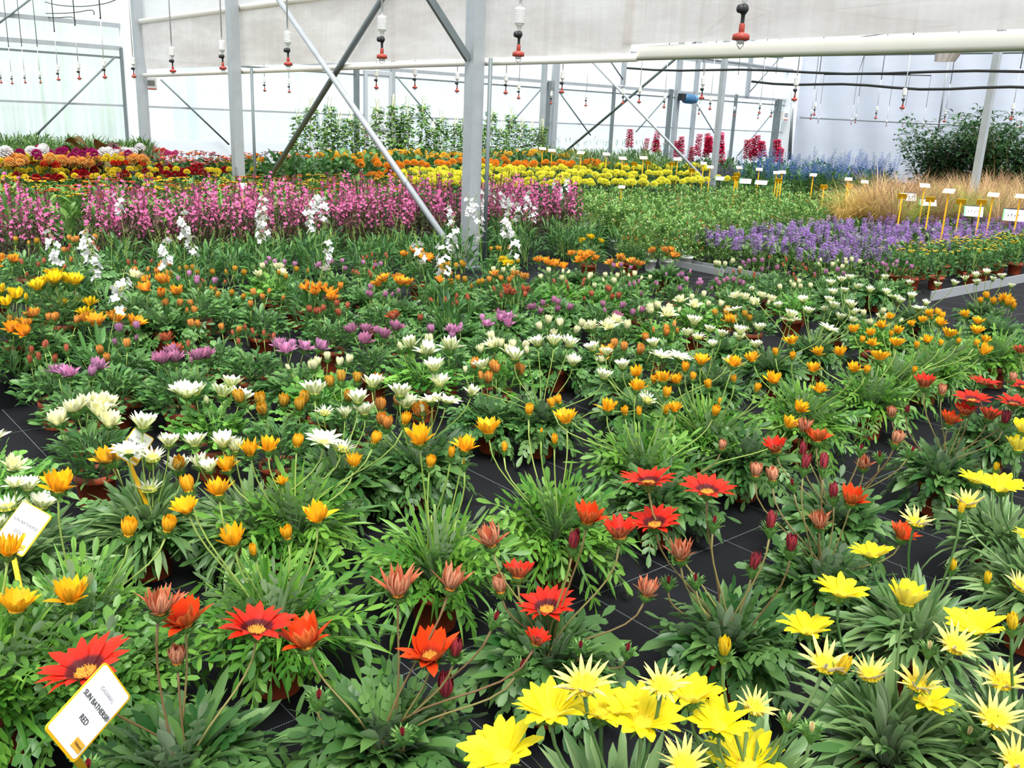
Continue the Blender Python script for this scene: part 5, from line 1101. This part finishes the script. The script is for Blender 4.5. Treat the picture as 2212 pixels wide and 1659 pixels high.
# climbing plants on canes
def climber(seed, H):
    rnd = random.Random(seed); f = MB(); 
    for k in range(int(280*H)):
        z = H*(.05+.9*rnd.random()**1.15); a = rnd.uniform(0, 6.28); r = .03+.09*rnd.random()*(1.25-z/H)
        add_leaf(f, (r*math.cos(a), r*math.sin(a), z), a+rnd.uniform(-1, 1), .09*rnd.uniform(.7, 1.2), .028, rnd.uniform(-30, 50), rnd.uniform(-70, 0), 'narrow', rnd)
    for k in range(3):
        pts = [(.04*math.cos(i*1.3+k*2), .04*math.sin(i*1.3+k*2), H*1.06*i/9) for i in range(10)]; tube(f, pts, .003, 4, 1, .4, False)
    for k in range(2):
        a = rnd.uniform(0, 6.28); tube(f, [(0, 0, H*.85), (.07*math.cos(a), .07*math.sin(a), H*.98), (.13*math.cos(a), .13*math.sin(a), H*.93)], .002, 4, 1, .5, False)
    return f.mesh('vine', [LEAF['pale'], STEM])
CL = [climber(s, 1.35) for s in range(4)]
a = MB(); tube(a, [(0, 0, 0), (0, 0, 1.62)], .0042, 6); CANE = a.mesh('cane', [cane])
rnd = random.Random(50)
for i, (u, v) in enumerate(((643, 232), (672, 208), (712, 206), (733, 238), (757, 235), (782, 252), (815, 212), (850, 205), (880, 205), (915, 203), (935, 260), (955, 236), (985, 250), (1004, 240), (1040, 250), (1062, 222), (1085, 262), (1106, 228), (1128, 250), (1150, 262), (1172, 258), (700, 260), (868, 245))):
    p = ony(u, v, 15.2+rnd.uniform(-.5, .7)); H = p.z
    t = empty('climbing_plant', (p.x, p.y, 0), 'climbing plant with small orange flowers tied up pale canes, '+('before the dark brace' if u < 690 else 'between the two slanting braces' if u < 800 else 'behind the pale brace' if u < 900 else 'just before the thick post' if u < 1012 else 'past the thick post'), 'climbing plant', 'climbing plants on canes', rnd.random()*6)
    s = H/1.45; obj('vine', rnd.choice(CL), t, scale=(1.15, 1.15, s))
    for k in range(3): obj('cane', CANE, t, (.10*math.cos(k*2.1), .10*math.sin(k*2.1), 0), (.055*math.sin(k*2.1), -.055*math.cos(k*2.1), 0), (1, 1, H/1.6))
    for k in range(4): a = rnd.uniform(0, 6.28); obj('flower', POM['thun'][0], t, (.11*math.cos(a), .11*math.sin(a), H*rnd.uniform(.35, .8)), (rnd.uniform(-1, 1), rnd.uniform(-1, 1), 0), 1.1)
# crimson spikes, blue and violet salvias, airy sprays
rnd = random.Random(60)
for i, (u, v, n) in enumerate(((1366, 290, 1), (1387, 303, 1), (1409, 303, 1), (1437, 303, 1), (1475, 295, 2), (1493, 318, 1), (1515, 292, 2), (1537, 297, 2), (1566, 300, 1), (1577, 310, 1), (1618, 302, 1), (1634, 298, 2), (1660, 293, 1), (1690, 297, 1), (1677, 318, 1))):
    p = onx(u, v, 16.0)
    bed_plant('loosestrife', 'plant with tall crimson flower spikes '+('before the blue motor column' if u < 1450 else 'around the slim post in the corner bay' if u < 1600 else 'close to the drape corner'), 'bed plant', (p.x, p.y, 0), 'salv', [('flower_spike', SPK['snap'], n, .10, 0, p.z/1.0)], rnd, 'crimson flower spikes', 1.05)
line('salvia', 'blue salvia in front of the white drape', 'bed plant', (1640, 338), (1930, 342), 13, .85, 'salv', [('flower_spike', SPK['salv'], 5, .12, 0, 1.02)], 'blue salvias', 61, 1.05)
line('salvia', 'blue salvia in the shorter row, before the tall ones at the drape', 'bed plant', (1600, 352), (1890, 358), 17, .72, 'salv', [('flower_spike', SPK['salv'], 4, .12, 0, .88)], 'blue salvias of the shorter row', 62, .95)
line('salvia', 'violet salvia with slender dark spikes by the white cards on yellow stakes', 'bed plant', (1490, 346), (1600, 352), 12, .60, 'salv', [('flower_spike', SPK['sviolet'], 6, .13, 0, 1.0)], 'violet salvias', 63, .7)
line('salvia', 'violet salvia close behind the lemon marigolds', 'bed plant', (1500, 358), (1590, 364), 14, .55, 'salv', [('flower_spike', SPK['sviolet'], 6, .13, 0, .92)], 'violet salvias behind the marigolds', 64, .6)
line('airy_plant', 'airy plant with thin grey sprays and faint pink dots before the far wall', 'bed plant', (1190, 302), (1440, 310), 13, .95, 'fine', lambda r: [('flower', POM['verb'], 4, .15, .95, 1.3)], 'airy sprays by the far wall', 65, 1.75)
line('verbena', 'low pale lilac cushion of tiny flowers near the small white cards', 'bed plant', (1262, 343), (1420, 338), 16, .42, 'basil', lambda r: [('flower', POM[r.choice(['agerat', 'verb'])], 9, .15, .36, 1.0)], 'pale lilac cushions', 66, 1.6)
line('ageratum', 'low grey-blue cushion of fluffy flowers before the straw coloured grasses', 'bed plant', (1735, 392), (1890, 388), 13, .40, 'basil', lambda r: [('flower', POM['agerat'], 10, .14, .34, 1.0)], 'grey-blue cushions', 67, 1.5)
line('ageratum', 'low white flower cushion beside the grey-blue ones', 'bed plant', (1790, 404), (1900, 404), 14, .36, 'basil', lambda r: [('flower', POM['verb'], 12, .14, .31, 1.4)], 'white cushions', 68, 1.5)
# ornamental grasses
def grass(key, n, L, W, m, rnd, e=(60, 88), dr=60):
    mb = MB()
    for k in range(n):
        a = rnd.uniform(0, 6.28); q = rnd.random()*.05; e0 = rnd.uniform(*e); add_leaf(mb, (q*math.cos(a), q*math.sin(a), 0), a, L*rnd.uniform(.6, 1.1), W, e0, e0-dr*rnd.uniform(.5, 1.4), 'narrow', rnd)
    return mb.mesh('blades', [m])
GR = {k: [grass(k, n, L, .003, LEAF[k], random.Random(s+len(k)), dr=d) for s in range(3)] for k, n, L, d in (('straw', 260, .85, 85), ('brown', 260, .85, 50), ('lime', 260, .75, 60))}
def grasses(label, a_, b_, step, z, kinds, group, seed, sc=1.0):
    rnd = random.Random(seed); n = int(math.hypot(b_[0]-a_[0], b_[1]-a_[1])/step)
    for i in range(n+1):
        t = i/max(1, n); p = at(a_[0]+(b_[0]-a_[0])*t+rnd.uniform(-.3, .3)*step, a_[1]+(b_[1]-a_[1])*t+rnd.uniform(-2, 2), z); k = rnd.choice(kinds)
        t_ = empty('ornamental_grass', (p.x, p.y, 0), label, 'ornamental grass', group, rnd.random()*6); q = obj('pot', BPOT, t_); obj('soil', BSOIL, q); obj('blades', rnd.choice(GR[k]), t_, (0, 0, .1), None, sc*rnd.uniform(.9, 1.1))
grasses('tuft of brownish ornamental grass in the rearmost row under the big leafy bushes', (1900, 383), (2230, 375), 15, .78, ['brown', 'brown', 'straw'], 'rearmost ornamental grasses', 70, .95)
grasses('tuft of straw coloured grass arching over the white cushions', (1835, 392), (1925, 388), 18, .70, ['straw'], 'straw coloured grasses', 71, .85)
grasses('tuft of brown or lime grass in the middle grass row', (1950, 395), (2230, 390), 18, .74, ['brown', 'brown', 'lime'], 'middle row of ornamental grasses', 72, .9)
grasses('tuft of lime green grass behind the information boards', (1975, 408), (2160, 418), 24, .62, ['lime', 'lime', 'brown'], 'lime grasses', 73, .85)
grasses('tuft of brown grass behind the board at the picture border', (2165, 425), (2235, 422), 22, .60, ['brown'], 'brown grasses by the board', 74, .8)
# tall leafy bushes
def bigbush(seed):
    rnd = random.Random(seed); mb = MB(); 
    for k in range(12):
        a = rnd.uniform(0, 6.28); r = .55*rnd.random()**.6; H = 1.55*rnd.uniform(.75, 1.08); tip = (r*1.5*math.cos(a), r*1.5*math.sin(a), H)
        pts = [(r*1.5*math.cos(a)*t**1.4, r*1.5*math.sin(a)*t**1.4, H*t) for t in (0, .3, .6, 1)]; tube(mb, pts, [.010, .007, .005, .002], 5, 1, .5, False)
        for j in range(95):
            t = .12+.88*rnd.random(); c = (r*1.5*math.cos(a)*t**1.4+rnd.uniform(-.1, .1), r*1.5*math.sin(a)*t**1.4+rnd.uniform(-.1, .1), H*t)
            add_leaf(mb, c, rnd.uniform(0, 6.28),   .15*rnd.uniform(.6, 1.1), .024, rnd.uniform(-10, 60), rnd.uniform(-70, 0), 'narrow', rnd)
    return mb.mesh('foliage', [LEAF['dark'], STEMB])
BB = [bigbush(s) for s in range(3)]; rnd = random.Random(80)
for i, (u, v) in enumerate(((2040, 268), (2070, 250), (2105, 256), (2150, 246), (2190, 240), (2240, 232), (2025, 290), (2125, 280), (2205, 275))):
    p = onx(u, v, 16.5+(1.0 if i % 2 else 0)); t = empty('leafy_shrub', (p.x, p.y, 0), 'tall leafy shrub in front of the drape, '+('half hidden behind the slim post' if 2070 <= u <= 2110 else 'on the corner post side' if u < 2070 else 'between slim post and picture border'), 'shrub', 'tall leafy shrubs', rnd.random()*6)
    obj('foliage', BB[i % 3], t, scale=(1.15, 1.15, p.z/1.55)); q = obj('pot', BPOT, t, scale=1.7); obj('soil', BSOIL, q)
# berry plants in white pots
def berries(seed):
    rnd = random.Random(seed); mb = MB(); d = lambda c, r, m_: lathe(mb, [(.0001, -r), (r*.8, -r*.6), (r, 0), (r*.8, r*.6), (.0001, r)], 6, m_, c)
    for k in range(34):
        a = rnd.uniform(0, 6.28); q = .15*math.sqrt(rnd.random()); z = .06+.31*rnd.random(); k_ = rnd.random(); d((q*math.cos(a), q*math.sin(a), z), rnd.uniform(.0045, .0085), 0 if k_ < .5 else 1 if k_ < .76 else 2)
    return mb.mesh('berry_cover', BERRY)
BR = [berries(s) for s in range(4)]
rnd = random.Random(90); nb = 0
for (a_, b_, step, z) in (((1270, 406), (1690, 402), 27, .46), ((1262, 420), (1860, 414), 29, .46), ((1290, 436), (1880, 428), 31, .46), ((1330, 452), (1770, 446), 33, .44), ((1365, 470), (1650, 462), 36, .44), ((1375, 484), (1490, 478), 34, .44), ((1300, 425), (1330, 450), 22, .42)):
    n = int((b_[0]-a_[0])/step)
    for i in range(n+1):
        t = i/n; p = at(a_[0]+(b_[0]-a_[0])*t+rnd.uniform(-6, 6), a_[1]+(b_[1]-a_[1])*t+rnd.uniform(-3, 3), z)
        w_ = {406: 'in the row next to the lemon marigolds', 420: 'in the second row from the marigolds', 436: 'in the third row from the marigolds', 452: 'in the row before last', 470: 'in the front row on the black cloth', 484: 'foremost on the black cloth, pot showing', 425: 'by the white board'}[a_[1]]
        t_ = empty('berry_plant', (p.x, p.y, 0), 'white-potted berry plant with cream and orange berries '+w_, 'potted plant', 'berry plants in white pots', rnd.random()*6)
        q = obj('pot', WPOT, t_); obj('soil', WSOIL, q); obj('foliage', rnd.choice(FOL['sol']), t_, (0, 0, .09), None, 1.0); tag(obj('berries', BR[nb % 4], t_, (0, 0, .1)), kind='stuff'); nb += 1
p = at(1500, 548, 0); t = bed_plant('feathery_plant', 'feathery green plant alone in a terracotta pot by the purple bed', 'potted plant', (p.x, p.y, 0), 'fine', [], rnd, None, .85, (POT, SOIL))
line('herb_plant', 'low plain green herb plant on the far side of the purple bed', 'bed plant', (1640, 488), (2000, 452), 24, .30, 'basil', [], 'green herbs beyond the purple bed', 91, 1.5)
line('herb_plant', 'low leafy green plant at the picture border beside the purple bed', 'bed plant', (2160, 505), (2260, 520), 26, .25, 'scae', [], 'green plants by the picture border', 92, 1.0)
# purple fan flowers
def pl(px, py): return 'purple fan-flower plant in the %s row of the purple bed' % rowname(py, 4.25, .31)
grid('fan_flower', pl, 'bed plant', (7.35, 13.6, .33), (4.25, 6.1, .31), 'scae', [('flower_spike', SPK['scae'], 5, .16, .15, .8)], 'purple fan-flower plants', 95, 1.0, jit=.35, htop=.3)
rnd = random.Random(97)
grid('sanvitalia', 'terracotta-potted creeping plant with tiny yellow flowers along the pale bench edge', 'potted plant', (7.9, 12.5, .34), (3.72, 4.05, .32), 'basil', [('flower', POM['sanv'], 16, .17, .235, 1.2)], 'tiny yellow flowered plants in terracotta pots', 96, 1.35, pots=(POT, SOIL), htop=.3)

# ------------------------------------------------------------------ name cards on yellow stakes
def text_mesh(s, size, align='CENTER'):
    cu = bpy.data.curves.new('lettering', 'FONT'); cu.body = s; cu.size = size; cu.align_x = align; cu.align_y = 'CENTER'; cu.extrude = .0003
    o = bpy.data.objects.new('tmp', cu); col.objects.link(o); dg = bpy.context.evaluated_depsgraph_get(); me = bpy.data.meshes.new_from_object(o.evaluated_get(dg)); bpy.data.objects.remove(o); bpy.data.curves.remove(cu)
    return me
logo_m = pm('logo_gold', (236, 182, 66), .6)
def round_card(mb, w_, h, th, r, mat=0):
    out = []
    for cx, cy_, a0 in ((w_/2-r, h/2-r, 0), (-w_/2+r, h/2-r, 90), (-w_/2+r, -h/2+r, 180), (w_/2-r, -h/2+r, 270)):
        for k in range(5): a = math.radians(a0+k*22.5); out.append((cx+r*math.cos(a), cy_+r*math.sin(a)))
    n = len(out); vs = [(x, y, -th/2) for x, y in out]+[(x, y, th/2) for x, y in out]
    mb.add(vs, [tuple(range(n))[::-1], tuple(range(n, 2*n))]+[(i, (i+1) % n, n+(i+1) % n, n+i) for i in range(n)], mat)
def name_card(label, tl, tr, bl, sgn, line1, line2, foot, scale_w=.088):
    e1 = Vector((tr[0]-tl[0], tr[1]-tl[1])); e2 = Vector((bl[0]-tl[0], bl[1]-tl[1])); k = -(e1.dot(e2)); A = 1.27**2
    # depths that make a 1:1.27 rectangle: |e2|^2+z2^2 = A(|e1|^2+z1^2), z1 z2 = k
    bq = A*e1.length_squared-e2.length_squared; z1 = math.sqrt((-bq+math.sqrt(bq*bq+4*A*k*k))/(2*A)); z1 = max(z1, 1e-3)*sgn; z2 = k/z1
    wp = math.sqrt(e1.length_squared+z1*z1); d = F_PX*scale_w/wp; s = d/F_PX
    X = (RT*e1.x-UP*e1.y+FWD*z1)*s; Y = -(RT*e2.x-UP*e2.y+FWD*z2)*s
    c = CAM+(FWD+RT*((tl[0]+e1.x/2+e2.x/2-1106)/F_PX)+UP*((829.5-(tl[1]+e1.y/2+e2.y/2))/F_PX))*d
    xn, yn = X.normalized(), Y.normalized(); zn = xn.cross(yn).normalized(); yn = zn.cross(xn)
    w_, h = X.length, Y.length
    t = empty('name_card', (foot[0], foot[1], 0), label, 'plant label', 'plant name cards'); rel = c-Vector((foot[0], foot[1], 0))
    m4 = Matrix((xn, yn, zn)).transposed().to_4x4(); m4.translation = rel
    def put(nm, me, off, p): o = obj(nm, me, p); o.matrix_local = (m4 if p is t else Matrix.Identity(4)) @ Matrix.Translation(off); return o
    a = MB(); round_card(a, w_, h, .0022, .007); b = put('card_frame', a.mesh('card_frame', [yellow_plastic], False), (0, 0, 0), t)
    a = MB(); round_card(a, w_*.93, h*.945, .0012, .005); put('card_face', a.mesh('card_face', [pm('card_white', (250, 250, 250), .35)], False), (-w_*.01, h*.005, .0014), b)
    for s_, sz, y, m_ in (('(GAZANIA)', .0075, .28, pm('grey_print', (190, 190, 196), .7)), (line1, .0105, .10, ink), (line2, .0115, -.11, ink)):
        me = text_mesh(s_, sz); me.materials.append(m_); put('lettering', me, (0, h*y, .0024), b)
    a = MB(); box(a, (-.012, -.007, 0), (.012, .007, .0006)); q = put('logo_patch', a.mesh('logo_patch', [logo_m], False), (w_*.28, -h*.34, .0022), b)
    me = text_mesh('Volmary', .0055); me.materials.append(pm('logo_print', (120, 84, 30), .7)); put('lettering', me, (0, 0, .001), q)
    bot = rel-yn*h*.5; f = Vector((0, 0, .06)); a = MB(); bar(a, bot+yn*.01-zn*.003, f, .011, .003, up=tuple(zn)); obj('stake', a.mesh('stake', [yellow_plastic], False), t)
f = at(180, 1800); name_card('tilted white name card with yellow rim reading red, in front of the open red gazania', (164+57, 1433), (242, 1539), (144, 1537), 1, 'SUN BATHERS®', 'RED', (at(215, 1760).x, at(215, 1760).y))
name_card('large white name card with yellow rim reading gold, at the picture border', (38, 1083), (109, 1117), (-9, 1166), -1, 'SUN BATHERS®', 'GOLD', (at(110, 1610).x, at(110, 1610).y))
name_card('small tilted white name card reading cream, amid the cream gazanias', (296, 922), (322, 949), (262, 982), 1, 'SUN BATHERS®', 'CREAM', (at(365, 1238).x, at(365, 1238).y), .072)

def stake_card(u, v, z, facing, label, group, w_=.10, h=.07, tilt=35):
    p = at(u, v, z); t = empty('plant_stake', (p.x, p.y, 0), label, 'plant label', group, math.atan2(p.x, p.y)*-1+R.uniform(-.35, .35))
    a = MB(); bar(a, (0, 0, 0), (0, 0, z-.01), .016, .005); obj('stake', a.mesh('stake', [yellow_plastic], False), t)
    a = MB(); round_card(a, w_, h, .003, .006); o = obj('card', a.mesh('card', [yellow_plastic if facing == 'y' else yellow_plastic], False), t, (0, 0, z), (math.radians(tilt if facing == 'w' else -tilt-50 if False else (tilt if facing == 'w' else 125)), 0, 0))
    if facing == 'w': a = MB(); round_card(a, w_*.96, h*.94, .001, .005); obj('card_face', a.mesh('card_face', [pm('card_white_2', (250, 250, 250), .4)], False), o, (0, 0, .0025))
    return t
for u, v, z in ((1520, 353, .74), (1534, 361, .72), (1597, 362, .7), (1640, 366, .72), (1678, 373, .7), (1690, 372, .72), (1757, 378, .7), (1833, 387, .68), (1868, 393, .66)):
    stake_card(u, v, z, 'w', 'yellow stake with a white card standing between the marigolds and the straw grasses', 'white cards beyond the berry plants')
for u, v, z in ((1998, 401, .72), (2050, 413, .74), (2146, 421, .68), (2205, 424, .68)):
    stake_card(u, v, z, 'w', 'yellow stake with a white card standing in the ornamental grasses', 'white cards in the grasses', .12, .08)
for u, v, z in ((1172, 321, .8), (1192, 325, .8), (1255, 330, .8), (1310, 333, .78), (1345, 342, .76), (1390, 341, .76), (1464, 344, .76)):
    stake_card(u, v, z, 'w', 'small white card far off behind the golden and lemon marigolds', 'far white cards', .13, .08)
for u, v, z in ((1370, 354, .66), (1400, 352, .66), (1452, 354, .66), (1495, 368, .62), (1592, 378, .62), (1588, 386, .6), (1682, 390, .6), (1780, 404, .58), (1835, 402, .58), (1900, 417, .56)):
    stake_card(u, v, z, 'y', 'yellow stake showing the blank yellow back of its card among the marigolds and berry plants', 'yellow card backs', .10, .075)
for u, v, z in ((1949, 424, .62), (2010, 431, .6), (2076, 436, .6), (2120, 437, .62)):
    stake_card(u, v, z, 'y', 'yellow stake with a blank yellow card back before the grasses', 'yellow card backs before the grasses', .10, .075)
stake_card(523, 402, .55, 'w', 'single white card leaning among the daisies behind the pink gaura', None, .09, .07, 60)
stake_card(1343, 404, .50, 'w', 'single white card at the rim of the berry plants by the lemon marigolds', None, .09, .07, 30)
def board(u, v, z, w_, h, tilt, label):
    p = at(u, v, z); t = empty('information_board', (p.x, p.y, 0), label, 'sign', None, -math.atan2(p.x, p.y)+R.uniform(-.2, .2))
    a = MB(); bar(a, (0, .01, 0), (0, .01, z), .012, .005); obj('stake', a.mesh('stake', [black_plastic], False), t)
    a = MB(); round_card(a, w_, h, .004, .003); o = obj('panel', a.mesh('panel', [white_paint], False), t, (0, 0, z), (math.radians(tilt), 0, 0))
    a = MB(); box(a, (-w_/2, -h/2, .0025), (-w_/2+.015, h/2, .0035)); obj('green_stripe', a.mesh('green_stripe', [green_ink], False), o)
    a = MB(); box(a, (-w_/2, h/2-.012, .0025), (w_/2, h/2, .0036)); obj('dark_header', a.mesh('dark_header', [ink], False), o)
    a = MB()
    for k in range(4): x = -.06+.035*k; bar(a, (x, -h*.3, .003), (x+.004, -h*.3+.03+.01*(k % 2), .003), .003, .001); lathe(a, [(.007, 0), (.0001, .001)], 8, 0, (x+.004, -h*.3+.035+.01*(k % 2), .003))
    obj('flower_drawing', a.mesh('flower_drawing', [ink], False), o)
board(1962, 425, .56, .19, .13, 50, 'white information board tilted steeply before the straw grasses')
board(2004, 437, .52, .20, .12, 40, 'white information board with dark flower drawings lying flatter, next to the steep one')
board(2103, 456, .46, .21, .14, 62, 'white information board with a green edge between two yellow stakes')
board(2190, 464, .46, .23, .15, 70, 'large white information board nearest the picture border')
board(1610, 391, .56, .17, .11, 40, 'white information board among the berry plants, beside the yellow card backs')
board(1644, 394, .54, .18, .11, 35, 'second white information board among the berry plants, lying flatter')
board(1555, 385, .56, .13, .09, 40, 'smallest white information board, at the end of the lemon marigolds')
